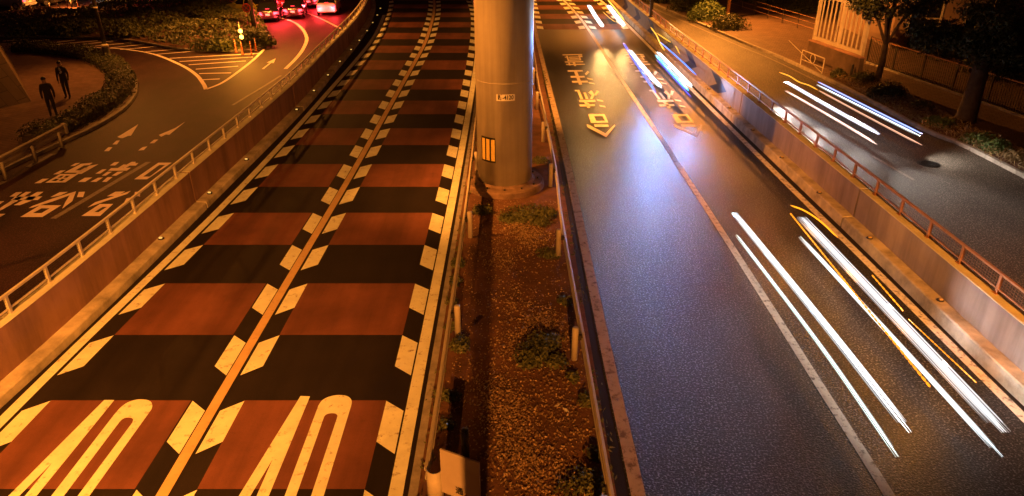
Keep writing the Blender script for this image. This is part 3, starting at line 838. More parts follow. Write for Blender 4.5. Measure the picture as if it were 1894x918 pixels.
# ------------------------------------------------------------------ median guardrails
def guardrail(beam_px, post_ys, label, side, z=.74, far=66):
    near = [G(x, y, z) for x, y in beam_px]
    near = sorted(near, key=lambda p: p[1])
    path = resample(spline(near + [(near[-1][0] + (far - near[-1][1]) * -.012 * side * (1 if side > 0 else 0), far, z)], 6), .5)
    t = thing('guardrail', (path[0][0], path[0][1], 0), label, 'guardrail')
    s = side                      # +1: posts stand to the left of the beam
    prof = [(0, .0), (.05, -.03), (.05, -.10), (.0, -.14), (.0, -.19), (.05, -.23), (.05, -.30), (0, -.33)]
    prof = [(s * o, h) for o, h in prof]
    prof2 = prof + [(o - s * .012, h) for o, h in prof[::-1]]
    m = MB(); m.sweep([(p[0], p[1], z) for p in path], prof2, True); m.build('beam', M_steel, t)
    base = None
    for y in post_ys:
        x = float(np.interp(y, [p[1] for p in path], [p[0] for p in path])) - s * .15
        if base is None:
            m = MB(); m.lathe((0, 0, 0), [(.072, 0), (.072, .80), (.066, .825), (.03, .835)], 18); base = o = m.build('post', M_steel, None, True)
            m = MB(); m.box((s * .10, 0, z - .16), (.12, .07, .12)); br = m.build('bracket', M_dark, base)
            o.parent = t
        else:
            o = base.copy(); col.objects.link(o); o.parent = t
            b2 = base.children[0].copy(); col.objects.link(b2); b2.parent = o
        o.location = (x - path[0][0], y - path[0][1], .03)
    return t, path
gl, glp = guardrail([(790, 862), (812, 720), (838.6, 538), (862, 380), (873.8, 283.6), (887.5, 169)], [14.0, 19.2, 24.4, 29.6, 34.8, 40, 45], 'cream guardrail on the left edge of the planted median', -1)
gr, grp = guardrail([(1131.6, 918), (1102, 755), (1076, 608.6), (1055, 497), (1035.5, 380), (1027, 306.6), (1008.7, 215), (995, 151), (986, 87)], [8.3, 13.1, 18.0, 23.2, 28, 32.6, 37.4, 42, 46.6], 'cream guardrail on the right edge of the planted median', 1)
# rolled end terminal of the left rail
e = G(800, 868, .72)
m = MB()
arc = [(e[0] - .10 + .13 * (1 - math.cos(a)) , e[1] - .13 * math.sin(a), 0) for a in np.linspace(0, math.pi, 14)]
outer = [(p[0], p[1]) for p in arc]
n = len(arc)
vs = [(p[0], p[1], .74) for p in arc] + [(p[0], p[1], .05) for p in arc]
m.add(vs, [(k, k + 1, n + k + 1, n + k) for k in range(n - 1)])
et = m.build('end_terminal', M_steel, gl, True)
so = et.modifiers.new('thickness', 'SOLIDIFY'); so.thickness = .014; so.offset = 0

# sign board by the end of the rail
A, Bq = G(813, 831, 1.25), G(886, 857, 1.25)
t = thing('notice_board', (A[0], A[1], 0), 'pale upright notice board with dark lettering at the near end of the left guardrail', 'sign')
dv = Vector((Bq[0] - A[0], Bq[1] - A[1], 0)); W = dv.length; dv.normalize(); nv = Vector((dv.y, -dv.x, 0))
def bp(u, z, o): q = Vector((A[0], A[1], 0)) + dv * u + nv * o; return (q.x, q.y, z)
m = MB(); m.add([bp(0, .32, 0), bp(W, .32, 0), bp(W, 1.25, 0), bp(0, 1.25, 0), bp(0, .32, -.03), bp(W, .32, -.03), bp(W, 1.25, -.03), bp(0, 1.25, -.03)],
              [(0, 1, 2, 3), (7, 6, 5, 4), (3, 2, 6, 7), (0, 4, 5, 1), (1, 5, 6, 2), (0, 3, 7, 4)])
bo = m.build('board', mat('pale board enamel', (0.40, 0.34, 0.30), .5, .06, 3), t)
for u in (.12, W - .12):
    m = MB(); q = bp(u, 0, -.06); m.tube([(q[0], q[1], 0), (q[0], q[1], 1.2)], .024, 10); m.build('leg', M_dark, t)
vs, fs = text_mesh('\u901a', .15, .004)
c = None
for z_try in np.linspace(.4, 1.2, 81):
    pass
ctr = GP(850, 909, A, Bq)
uu = (Vector((ctr[0], ctr[1], 0)) - Vector((A[0], A[1], 0))).dot(dv)
m = MB(); m.add([bp(uu + x, ctr[2] + y * 1.1, .006) for x, y, z in vs], fs); m.build('lettering', M_blackm, bo)
# marker post in the pole's shadow; the shade is put into its dark colour
q = G(862, 862, .035)
t = thing('marker_post', q, 'round capped post darkened for the long shadow behind the notice board', 'post')
m = MB(); m.lathe(q, [(.075, 0), (.07, .78), (.05, .81)], 18); m.build('shaft', M_dark, t, True)
m = MB(); m.lathe((q[0], q[1], q[2] + .81), [(.066, 0), (.066, .03), (.03, .045)], 18); m.build('cap', M_dark, t, True)

# ------------------------------------------------------------------ light trails left on the air by passing cars
def trail(pts, width, strands, color, strength, label, group, sep=None, seed=1):
    """a bundle of many fine glowing strands of uneven brightness and length (points in metres)"""
    rr = random.Random(seed)
    path = spline(pts, 14) if len(pts) > 2 else resample(pts, .5)
    m = MB()
    nn, _ = normals2(path)
    mats = [emit('trail %s %.2f' % (str(color), strength * f), color, strength * f) for f in (1.0, .45, .16)]
    n_s = 1 if strands == 1 else strands * 3
    N = len(path)
    for k in range(n_s):
        f = 0 if n_s == 1 else (k / (n_s - 1) - .5) * 2
        core = 1 - abs(f)
        o = f * width * .62 + (rr.uniform(-.5, .5) * width / n_s if n_s > 1 else 0)
        dz = rr.uniform(-.02, .02) if n_s > 1 else 0
        cut = 0 if n_s == 1 else (1 - core) * .04 + rr.uniform(0, .025)
        a, b = int(cut * N * .6), N - int(cut * N)
        q = [(path[i][0] + nn[i][0] * o, path[i][1] + nn[i][1] * o, path[i][2] + dz) for i in range(a, b)]
        rad = width * .5 if n_s == 1 else width / n_s * rr.uniform(.5, .95)
        L = len(q)
        rads = [rad * min(1, .2 + 9.0 * min(i, L - 1 - i) / L) for i in range(L)]
        a0 = len(m.f)
        m.tube(q, rads, 6)
        mi = 0 if n_s == 1 or core > .72 else (rr.choice([0, 1, 1, 2]) if core > .3 else rr.choice([1, 2, 2]))
        m.mi[a0:] = [mi] * (len(m.f) - a0)
    o = m.build('light_trail', mats, None, True)
    return tag(o, label, 'light trail', group)
def T(px, z): return [G(x, y, z) for x, y in px]
WHITE = (.93, .97, 1.0)
g1 = 'white light trails in the near right lane'
trail(T([(1357, 394), (1518, 592), (1682, 800)], .80), .15, 4, WHITE, 3.6, 'thick white light trail beside the lane line nearest the camera', g1, seed=2)
trail(T([(1362, 435), (1510, 630), (1661, 846)], .36), .075, 2, (.80, .95, .92), 3.2, 'thin white light trail lying lowest beside the lane line', g1, seed=3)
trail(T([(1482, 402), (1660, 590), (1858, 800)], .80), .24, 7, WHITE, 1.9, 'broad white light trail of many strands near the right wall', g1, seed=4)
trail(T([(1480, 438), (1655, 628), (1854, 846)], .36), .075, 2, (.80, .93, .97), 3.0, 'thin pale light trail just left of the broad white one', g1, seed=5)
AMB = (1.0, .32, .012)
g2 = 'amber indicator trails in the near right lane'
trail(T([(1462, 380), (1488, 390), (1518, 410), (1550, 440)], .85), .045, 1, AMB, 2.0, 'curved amber light trail above the start of the broad white trail', g2)
def dashes(px0, px1, z, n, w, label, strength=1.5):
    m = MB()
    a, b = np.array(G(*px0, z)), np.array(G(*px1, z))
    P_, R_ = [], []
    for k in range(n):
        for f_, r_ in ((.02, .45), (.10, 1), (.66, 1), (.78, .45)):
            P_.append(tuple(a + (b - a) * (k + f_) / n)); R_.append(w * r_)
    m.tube(P_, R_, 7)
    o = m.build('light_trail', emit('amber dashes', AMB, strength))
    return tag(o, label, 'light trail', g2)
dashes((1462, 395), (1722, 718), .62, 46, .022, 'dashed amber light trail running between the right pair of white trails')
dashes((1613, 509), (1672, 577), .70, 9, .018, 'short dashed amber light trail on the wall side of the broad white trail')
dashes((1680, 590), (1808, 710), .55, 17, .013, 'long dashed amber light trail closest to the right wall')
g3 = 'blue and white light trails in the middle right lane'
BLUE = (.02, .09, 1.0)
trail(T([(1164, 93), (1192, 128), (1223, 163)], .72), .19, 3, (.82, .95, 1.0), 7, 'short white light trail left of the cyan one in mid distance', g3, seed=6)
trail(T([(1153, 79), (1180, 122), (1214, 172)], .55), .10, 2, BLUE, 2.2, 'blue light trail under the left short white trail', g3, seed=7)
trail(T([(1216, 97), (1248, 130), (1279, 162)], .78), .17, 3, (.85, .94, 1.0), 7, 'short white light trail right of the cyan one in mid distance', g3, seed=8)
trail(T([(1213, 102), (1244, 136), (1274, 168)], .70), .10, 2, (.10, .72, 1.0), 4, 'cyan light trail tucked under the right short white trail', g3, seed=9)
trail(T([(1214, 110), (1246, 145), (1278, 180)], .55), .08, 2, (.10, .06, 1.0), 2.0, 'violet blue light trail lowest of the mid distance set', g3, seed=10)
trail(T([(1221, 78), (1255, 108), (1288, 139)], .85), .06, 1, (.05, .2, 1.0), 2.6, 'thin blue light trail in front of the chevron wall', g3, seed=11)
g4 = 'white light trails over the far red stripes'
trail(T([(1089, 10), (1101, 30), (1115, 50)], .7), .24, 3, (1, .9, .86), 8, 'left of two short white light trails over the far red stripes', g4, seed=12)
trail(T([(1124, 10), (1139, 30), (1154, 49)], .7), .26, 3, (1, .9, .86), 8, 'right of two short white light trails over the far red stripes', g4, seed=13)
g6 = 'amber light trails in the middle distance'
trail(T([(1124, 0), (1136, 14), (1155, 38)], .9), .09, 1, (1, .5, .06), 2.5, 'amber light trail alongside the right far white trail', g6)
trail(T([(1203, 50), (1214, 65), (1221, 80), (1229, 94)], .8), .07, 1, (1, .45, .04), 2.0, 'crooked amber light trail ending on the blue one by the chevrons', g6)
trail(T([(1214, 61), (1232, 73), (1248, 84), (1258, 101)], .9), .05, 1, (1, .45, .04), 1.8, 'curved amber light trail across the chevron wall', g6)
trail(T([(1115, 22), (1127, 33), (1138, 41)], .6), .04, 1, (1, .5, .06), 1.6, 'faint amber light trail between the two far white ones', g6)
g5 = 'light trails on the right side street'
trail(T([(1453, 151), (1540, 201), (1626, 248)], .78), .17, 3, (.80, .82, 1.0), 6, 'thick violet white light trail on the street beyond the right railing', g5, seed=14)
trail(T([(1453, 168), (1540, 218), (1622, 267)], .40), .10, 2, (1.0, .66, .56), 2.6, 'pinkish light trail closest to the right railing', g5, seed=15)
trail(T([(1513, 152), (1610, 201), (1705, 248)], .82), .10, 2, (.25, .35, 1.0), 4.5, 'blue white light trail closest to the verge of the right side street', g5, seed=16)
trail(T([(1511, 157), (1607, 205), (1702, 252)], .74), .11, 3, (.82, .93, .90), 2.6, 'greenish white light trail under the blue one by the verge', g5, seed=17)
trail(T([(1515, 168), (1610, 219), (1705, 269)], .40), .075, 2, (1.0, .55, .34), 1.8, 'orange pink light trail lowest of the verge side set', g5, seed=18)
trail(T([(1441, 134), (1460, 141), (1478, 152), (1496, 158), (1513, 167)], .8), .05, 1, (1, .42, .04), 1.6, 'wavy amber light trail at the start of the right side street set', g5, seed=19)

def headlight(px, z, aim_px, power, color, angle, parent):
    p = G(*px, z); a = G(*aim_px, 0)
    ld = bpy.data.lights.new('headlight_beam', 'SPOT'); ld.energy = power; ld.color = color; ld.spot_size = R(angle); ld.spot_blend = .8; ld.shadow_soft_size = .07
    o = bpy.data.objects.new('headlight_beam', ld); col.objects.link(o); o.location = p
    o.rotation_euler = (Vector(a) - Vector(p)).to_track_quat('-Z', 'Y').to_euler()
    if parent is not None: o.parent = parent
    return o
trs = [o for o in col.objects if o.name.startswith('light_trail')]
def tr(label): return next(o for o in trs if label in o['label'])
tL, tRb = tr('thick white light trail beside'), tr('broad white')
def beam(px, z, power, color, parent, angle=70, turn=0.0, dip=4.0):
    """a headlamp spot at a trail"""
    p = G(*px, z)
    return headlight_dir(p, (math.sin(R(turn)), -math.cos(R(turn)), -math.tan(R(dip))), power, color, angle, parent)
def headlight_dir(p, d, power, color, angle, parent):
    ld = bpy.data.lights.new('headlight_beam', 'SPOT'); ld.energy = power; ld.color = color; ld.spot_size = R(angle); ld.spot_blend = 1.0; ld.shadow_soft_size = .09
    o = bpy.data.objects.new('headlight_beam', ld); col.objects.link(o); o.location = p
    o.rotation_euler = Vector(d).to_track_quat('-Z', 'Y').to_euler()
    o.parent = parent
    return o
HB = (.22, .44, 1.0)
ml_, mr_ = tr('short white light trail left'), tr('short white light trail right')
for k, (px, py) in enumerate([(1224, 166), (1206, 144), (1186, 120)]):
    beam((px, py), .75, 1500, HB, ml_, 52, (-20, -10, 0)[k], -11)
for k, (px, py) in enumerate([(1279, 164), (1260, 144), (1238, 120)]):
    beam((px, py), .8, 1300, HB, mr_, 52, (-12, -26, -6)[k], -11)
beam((1262, 150), .8, 900, (.5, .62, 1.0), mr_, 70, 26, -8)
beam((1116, 51), .7, 1900, (1.0, .52, .16), tr('left of two short white'), 56, -4, -15)
beam((1155, 50), .7, 1900, (1.0, .52, .16), tr('right of two short white'), 56, 0, -15)
for k, (px, py) in enumerate([(1357, 394), (1420, 470), (1500, 570)]):
    beam((px, py), .8, 360, (.34, .62, 1.0), tL, 60, (-14, -16, -12)[k], -16)
beam((1740, 672), .8, 380, (.9, .88, .85), tRb, 100, 75, -4)
beam((1640, 566), .8, 260, (.9, .82, .80), tRb, 100, 75, -4)
tv = tr('thick violet white')
for k, (px, py) in enumerate([(1453, 151), (1510, 184), (1570, 217), (1626, 248)]):
    beam((px, py), .78, 3000, (1, .90, .80), tv, 80, (-16, -8, 2, 12)[k], -13)
beam((1700, 249), .8, 700, (1, .84, .66), tr('orange pink light trail lowest'), 150, 50, -10)  # wide sideways spot added to brighten the verge
def glow(px, z, power, color, parent):
    ld = bpy.data.lights.new('indicator_glow', 'POINT'); ld.energy = power; ld.color = color; ld.shadow_soft_size = .1
    o = bpy.data.objects.new('indicator_glow', ld); col.objects.link(o); o.location = G(*px, z); o.parent = parent
ta = tr('dashed amber light trail running'); tb_ = tr('long dashed amber')
for px in [(1480, 420), (1560, 500), (1640, 600), (1710, 690)]: glow(px, .9, 34, (1, .34, .02), ta)
for px in [(1550, 440), (1640, 545), (1760, 660)]: glow(px, .8, 22, (1, .34, .02), tb_)
glow((1445, 395), 1.0, 40, (1, .30, .04), ta); glow((1420, 330), 1.0, 26, (1, .25, .05), ta)

# ------------------------------------------------------------------ vegetation helpers
def blob_points(n, c, r, shell=.55):
    u = rng.normal(0, 1, (n, 3)); u /= np.linalg.norm(u, axis=1)[:, None]
    u[:, 2] = np.abs(u[:, 2])
    rad = rng.uniform(shell, 1.0, (n, 1)) ** .6
    return np.array(c) + u * rad * np.array(r), u
def shrub(name, c, r, n, size, m_, label, cat, group=None, lobes=5, stems=True):
    t = thing(name, c, label, cat, group)
    m = MB()
    for k in range(lobes):
        a = rng.uniform(0, 2 * math.pi); d = rng.uniform(0, .55)
        cc = (c[0] + r[0] * d * math.cos(a), c[1] + r[1] * d * math.sin(a), c[2])
        s = rng.uniform(.5, .8)
        P, N_ = blob_points(n // lobes, cc, (r[0] * s, r[1] * s, r[2] * rng.uniform(.65, 1.0)), .35)
        m.leaves(P, N_, size, .7)
    m.build('foliage', m_, t)
    if stems:
        m = MB()
        for k in range(7):
            a = rng.uniform(0, 2 * math.pi)
            m.tube([(c[0], c[1], c[2] - .02), (c[0] + r[0] * .5 * math.cos(a), c[1] + r[1] * .5 * math.sin(a), c[2] + r[2] * .7)], [.014, .005], 5)
        m.build('stem', M_bark, t)
    return t
def hedge_leaves(m, path, width, height, n, size, z0=0.1):
    p = np.array(resample(path, .25)); nn, _ = normals2(p)
    idx = rng.integers(0, len(p), n)
    a = rng.uniform(0, math.pi, n)
    hh = height * (1 + .18 * np.sin(idx * .35) + .12 * np.sin(idx * .83 + 1))
    rr = rng.uniform(.6, 1.05, n)
    o = np.cos(a) * width / 2 * rr
    h = np.sin(a) ** .6 * hh * rr
    along = rng.normal(0, .12, n)
    _, tt = normals2(p)
    P = np.c_[p[idx, 0] + nn[idx, 0] * o + tt[idx, 0] * along, p[idx, 1] + nn[idx, 1] * o + tt[idx, 1] * along, z0 + h]
    N_ = np.c_[nn[idx, 0] * np.cos(a), nn[idx, 1] * np.cos(a), np.sin(a)]
    m.leaves(P, N_, size, .6)
def pts_in_poly(poly, n):
    q = np.array(poly)[:, :2]
    lo, hi = q.min(0), q.max(0)
    out = []
    while len(out) < n:
        c = rng.uniform(lo, hi, (n, 2))
        x, y = c[:, 0], c[:, 1]
        ins = np.zeros(len(c), bool)
        j = len(q) - 1
        for i in range(len(q)):
            cond = ((q[i, 1] > y) != (q[j, 1] > y)) & (x < (q[j, 0] - q[i, 0]) * (y - q[i, 1]) / (q[j, 1] - q[i, 1] + 1e-12) + q[i, 0])
            ins ^= cond; j = i
        out += c[ins].tolist()
    return np.array(out[:n])
def kerbstones(path, label, name='kerb'):
    pass

# ------------------------------------------------------------------ median planting
rock = [(1000, 655, .62, .42, 1400, 'low spreading weed bush beside the right guardrail post'), (965, 400, .95, .26, 1500, 'wide grass clump at the near foot of the pillar'),
        (1015, 400, .5, .3, 700, 'small weed clump between the pillar and the right guardrail'), (888, 392, .4, .3, 600, 'small weed clump at the left foot of the pillar'),
        (1010, 470, .45, .2, 420, 'flat weed patch near the second right guardrail post'), (1085, 905, .55, .25, 700, 'weed clump under the right guardrail at the lower edge'),
        (1090, 740, .3, .18, 260, 'small weed tuft under the middle of the right guardrail'), (847, 492, .3, .3, 420, 'leafy weed sprouting behind the left guardrail'),
        (848, 640, .34, .26, 460, 'leafy weed behind the left guardrail beside its post'), (828, 735, .26, .22, 320, 'leafy weed behind the near part of the left guardrail'),
        (826, 790, .22, .16, 220, 'small weed sprig near the rolled end of the left guardrail'), (1040, 560, .3, .16, 240, 'small weed patch in the middle of the median'),
        (1000, 300, .45, .25, 500, 'grass clump behind the pillar on its right side'), (838, 560, .2, .2, 200, 'thin weed growing through the left guardrail')]
rock += [(1012, 640, .42, .3, 600, 'taller weed stems behind the low bush by the right guardrail post'), (985, 672, .34, .2, 420, 'ragged weed edge left of the low bush in the median'), (1030, 672, .3, .22, 380, 'weed tuft between the low bush and the right guardrail'),
         (940, 405, .5, .2, 700, 'grass tuft in front of the pillar collar on its left'), (1000, 415, .4, .22, 500, 'ragged grass tuft in front of the pillar collar on its right'), (1100, 840, .25, .2, 240, 'thin weed growing through the right guardrail near the bottom'), (1060, 700, .22, .16, 200, 'little weed at the foot of the right guardrail'),
         (842, 525, .22, .3, 300, 'upright weed stems hugging the left guardrail'), (836, 610, .2, .24, 220, 'upright weed stems just beyond the left guardrail post')]
for px, py, r_, h_, n_, lab in rock:
    p = G(px, py, .035)
    shrub('weed_clump', p, (r_, r_, h_), n_, .075, M_leaf_a, lab, 'weed', 'weeds in the median', 5, False)
# leaf litter: uncountable
m = MB()
pat = [(960, 420, 900), (985, 440, 800), (930, 480, 500), (1000, 600, 900), (960, 640, 700), (1015, 620, 500), (925, 740, 800), (945, 770, 700), (960, 840, 900), (985, 860, 700), (1045, 770, 350), (1020, 690, 250), (950, 560, 300), (1035, 885, 350), (905, 700, 200)]
LP = []
for px, py, n_ in pat:
    p = G(px, py, .04)
    q = rng.normal(0, 1, (n_, 2)) * np.array([.30, .42])
    LP.append(np.c_[p[0] + q[:, 0], p[1] + q[:, 1], .045 + rng.uniform(0, .03, n_)])
sc_ = np.c_[rng.uniform(-1.3, 1.6, 3600), rng.uniform(8, 22, 3600), np.full(3600, .046)]
LP = np.vstack(LP + [sc_])
LP = LP[(LP[:, 0] > -1.35) & (LP[:, 0] < 1.75)]
m.leaves(LP, np.tile([0, 0, 1.0], (len(LP), 1)), .056, .5, .6)
tag(m.build('leaf_litter', M_litter), None, None, None, 'stuff')['label'] = 'dry fallen leaves scattered over the soil of the median'
# a few pale scraps
for k, (px, py) in enumerate([(1031, 750), (1047, 759)]):
    p = G(px, py, .05)
    m = MB(); m.leaves(np.array([p]), np.array([[0, 0, 1.]]), .16, .2, .5)
    tag(m.build('paper_scrap', M_plate), ['pale crumpled scrap on the median soil, the farther of two', 'pale crumpled scrap on the median soil, the nearer of two'][k], 'litter', 'paper scraps on the median')
# grass along the gutter (uncountable)
m = MB()
gy = rng.uniform(8, 40, 1500)
gx = np.where(rng.uniform(0, 1, 1500) < .55, -1.5 + rng.normal(0, .07, 1500), 1.72 + rng.normal(0, .06, 1500))
dens = (np.sin(gy * 1.7) + np.sin(gy * .63 + 2)) > -.2
P = np.c_[gx, gy, rng.uniform(.05, .16, 1500)][dens]
m.leaves(P, np.tile([0, -.6, .6], (len(P), 1)), .10, .7, .35)
tag(m.build('grass_tufts', M_leaf_a), None, None, None, 'stuff')['label'] = 'short grass growing along both edges of the median'

# ------------------------------------------------------------------ left side: plaza, hedge, island
outer_px = [(-260, 84), (0, 84), (60, 86), (150, 96), (222, 118), (250, 145), (255, 168), (245, 190), (222, 212), (175, 240), (100, 275), (0, 322), (-200, 420)]
outer = spline([G(*p) for p in outer_px], 5)
sheet('pavement_left', [(p[0], p[1]) for p in outer] + [(-60, 20)], .12, M_pave)
m = MB(); m.sweep(outer, [(-.0, 0), (-.0, .125), (.16, .125), (.17, 0)], True); tag(m.build('kerb', M_kerb), None, None, None, 'structure')
hp = spline([G(*p) for p in [(34, 97), (70, 99), (120, 103), (170, 113), (205, 128), (224, 148), (226, 168), (208, 192), (172, 216), (120, 243), (66, 270)]], 6)
t = thing('hedge', (hp[0][0], hp[0][1], .12), 'curved clipped dark hedge round the paved corner on the left', 'hedge')
m = MB(); hedge_leaves(m, hp, 1.4, .62, 14000, .11, .12); m.build('foliage', M_leaf_b, t)
m = MB(); m.sweep(resample(hp, .5), [(-.52, .12), (-.45, .42), (.45, .42), (.52, .12)], True); m.build('twig_core', M_bark, t)
# island
isl_px = [(-150, 68), (0, 69), (100, 70), (220, 75), (330, 93), (400, 96), (450, 97), (480, 94), (497, 80), (497, 64), (478, 44), (440, 22), (400, 6), (330, 0), (240, 10), (150, 24), (80, 31), (0, 38), (-150, 48)]
isl = [G(*p) for p in isl_px]
sheet('island_soil', isl, .11, M_soil)
m = MB(); m.sweep(resample(spline(isl[:12], 4), .6), [(-.0, 0), (-.0, .13), (-.15, .13), (-.16, 0)], True); tag(m.build('kerb', M_kerb), None, None, None, 'structure')
n = 26000
q = pts_in_poly([G(x, y) for x, y in isl_px], n)
f = .5 + .5 * np.sin(q[:, 0] * .9 + 1.3 * np.sin(q[:, 1] * .45)) * np.sin(q[:, 1] * .7 + .6)
edge = np.clip((q[:, 1] - 45) / 3.0, .25, 1)
h = (.30 + .62 * f) * edge * rng.uniform(.25, 1.0, n) ** .5
P = np.c_[q, .12 + h]
m = MB(); m.leaves(P, np.tile([0, -.35, .8], (n, 1)), .22, .7, .5)
o = m.build('ground_cover', M_leaf_a); tag(o, None, None, None, 'stuff'); o['label'] = 'dense low olive ground cover filling the traffic island'
# shrub mounds on the island edge
for px, py, r_, h_, lab in [(480, 84, 1.3, 1.1, 'rounded shrub at the tip of the traffic island beside the amber lights'), (410, 90, 1.6, .8, 'low shrub on the island edge left of the amber lights'),
                            (60, 62, 1.8, 1.1, 'leafy shrub mound at the left end of the traffic island'), (230, 66, 1.8, 1.0, 'leafy shrub mound in the middle of the island edge'), (140, 64, 1.7, 1.1, 'leafy shrub mound left of the black lamp post')]:
    shrub('shrub', G(px, py, .11), (r_, r_ * .7, h_), 1800, .2, M_leaf_a, lab, 'shrub', 'shrubs on the traffic island', 6)

# stone pier at the left edge
base = [G(58, 188, .12), G(-60, 215, .12), G(-120, 120, .12), G(20, 112, .12)]
apex_z = 3.6
cx_ = sum(p[0] for p in base) / 4; cy_ = sum(p[1] for p in base) / 4
t = thing('stone_pier', (cx_, cy_, .12), 'tapering rough stone pier at the left edge of the paved corner', 'pier')
m = MB()
top = [(cx_ + (p[0] - cx_) * .55, cy_ + (p[1] - cy_) * .55, apex_z - .9) for p in base]
m.add(base + top, [(3, 2, 1, 0), (0, 1, 5, 4), (1, 2, 6, 5), (2, 3, 7, 6), (3, 0, 4, 7), (4, 5, 6, 7)]); m.build('masonry', M_stone, t)
m = MB()
c1 = [(cx_ + (p[0] - cx_) * .64, cy_ + (p[1] - cy_) * .64, apex_z - .9) for p in base]
c2 = [(cx_ + (p[0] - cx_) * .60, cy_ + (p[1] - cy_) * .60, apex_z - .55) for p in base]
c3 = [(cx_ + (p[0] - cx_) * .12, cy_ + (p[1] - cy_) * .12, apex_z + .5) for p in base]
m.add(c1 + c2 + c3, [(3, 2, 1, 0), (0, 1, 5, 4), (1, 2, 6, 5), (2, 3, 7, 6), (3, 0, 4, 7), (4, 5, 9, 8), (5, 6, 10, 9), (6, 7, 11, 10), (7, 4, 8, 11), (8, 9, 10, 11)]); m.build('capstone', M_stone, t)

# guardrail of the side street
ga, gb = G(-60, 322, .78), G(116, 231, .78)
t = thing('guardrail', (ga[0], ga[1], 0), 'short cream guardrail at the paved corner near the left edge', 'guardrail')
pth = resample([ga, gb], .5)
prof = [(0, .04), (.05, 0), (.05, -.10), (.0, -.15), (.0, -.2), (.05, -.25), (.05, -.34), (0, -.38)]
m = MB(); m.sweep(pth, prof + [(o - .015, h) for o, h in prof[::-1]], True); m.build('beam', M_steel, t)
m = MB(); m.box((gb[0] + .02, gb[1] + .03, .62), (.2, .14, .42), R(-20)); m.build('end_terminal', M_steel, t, bevel=.03)
for f_ in (.30, .62, .93):
    x, y = ga[0] + (gb[0] - ga[0]) * f_, ga[1] + (gb[1] - ga[1]) * f_
    m = MB(); m.lathe((x + .06, y - .12, .0), [(.07, 0), (.07, .62), (.05, .64)], 14); m.build('post', M_steel, t, True)

# lamp post standing in the hedge corner
q = G(203, 121, .12)
t = thing('lamp_post', q, 'tall black lamp post with a thick base rising from the hedge', 'lamp post')
m = MB(); m.lathe(q, [(.24, 0), (.24, .12), (.21, .15), (.20, 1.0), (.17, 1.05)], 20); m.build('pedestal', M_blackm, t, True)
m = MB(); m.lathe((q[0], q[1], q[2] + 1.05), [(.19, 0), (.19, .10), (.13, .13)], 20); m.build('collar', M_steel, t, True)
m = MB(); m.lathe((q[0], q[1], q[2] + 1.17), [(.115, 0), (.10, 2.0), (.075, 6.4)], 18); m.build('pole', M_blackm, t, True)
m = MB(); m.lathe((q[0], q[1], q[2] + 3.1), [(.122, 0), (.122, .08)], 18); m.build('band', M_steel, t, True)
m = MB(); m.lathe((q[0], q[1], q[2] + 7.5), [(.05, 0), (.28, .25), (.34, .6), (.1, .8)], 18); m.build('lamp_head', M_blackm, t, True)
add_lamp(t, (q[0] + .9, q[1] - .7, 7.4), (q[0] + 4, q[1] - 5, 0), 3000, 140)

# second pole, round sign, amber beacon
q = G(471, 57, .11)
t = thing('utility_pole', q, 'dark slender pole beside the round sign on the island', 'pole')
m = MB(); m.lathe(q, [(.16, 0), (.15, .6), (.13, 7.5)], 16); m.build('shaft', M_dark, t, True)
m = MB(); m.box((q[0], q[1], q[2] + 5.4), (.4, .3, .6)); m.build('control_box', M_dark, t)
add_lamp(t, (q[0] + .9, q[1] - .5, 7.6), (q[0] + 1.6, q[1] - 2, 0), 9000, 150)  # lamp added to the pole for the far left street
q = G(463, 60, .11)
t = thing('road_sign', q, 'round red rimmed sign on a thin post beside the dark pole', 'sign')
m = MB(); m.tube([(q[0], q[1], q[2]), (q[0], q[1], q[2] + 1.75)], .03, 8); m.build('post', M_dark, t)
m = MB()
cz = q[2] + 1.62
ci = [(q[0] + .30 * math.cos(a), q[1] - .05, cz + .30 * math.sin(a)) for a in np.linspace(0, 2 * math.pi, 28, endpoint=False)]
cb_ = [(x, y + .025, z) for x, y, z in ci]
m.add(ci + cb_, [tuple(range(28)), tuple(range(55, 27, -1))] + [(k, 28 + k, 28 + (k + 1) % 28, (k + 1) % 28) for k in range(28)])
dsc = m.build('sign_face', mat('red sign enamel', (.42, .03, .025), .45, .1, 6), t)
m = MB(); ci = [(q[0] + .20 * math.cos(a), q[1] - .057, cz + .20 * math.sin(a)) for a in np.linspace(0, 2 * math.pi, 24, endpoint=False)]
m.add(ci, [tuple(range(24))]); m.build('inner_disc', mat('blue sign enamel', (.05, .045, .09), .45, .1, 6), dsc)
m = MB(); m.bar((q[0] - .19, q[1] - .064, cz + .19), (q[0] + .19, q[1] - .064, cz - .19), .012, .05); m.bar((q[0] - .19, q[1] - .068, cz - .19), (q[0] + .19, q[1] - .068, cz + .19), .012, .05); m.build('cross_bars', MATS['red sign enamel'], dsc)

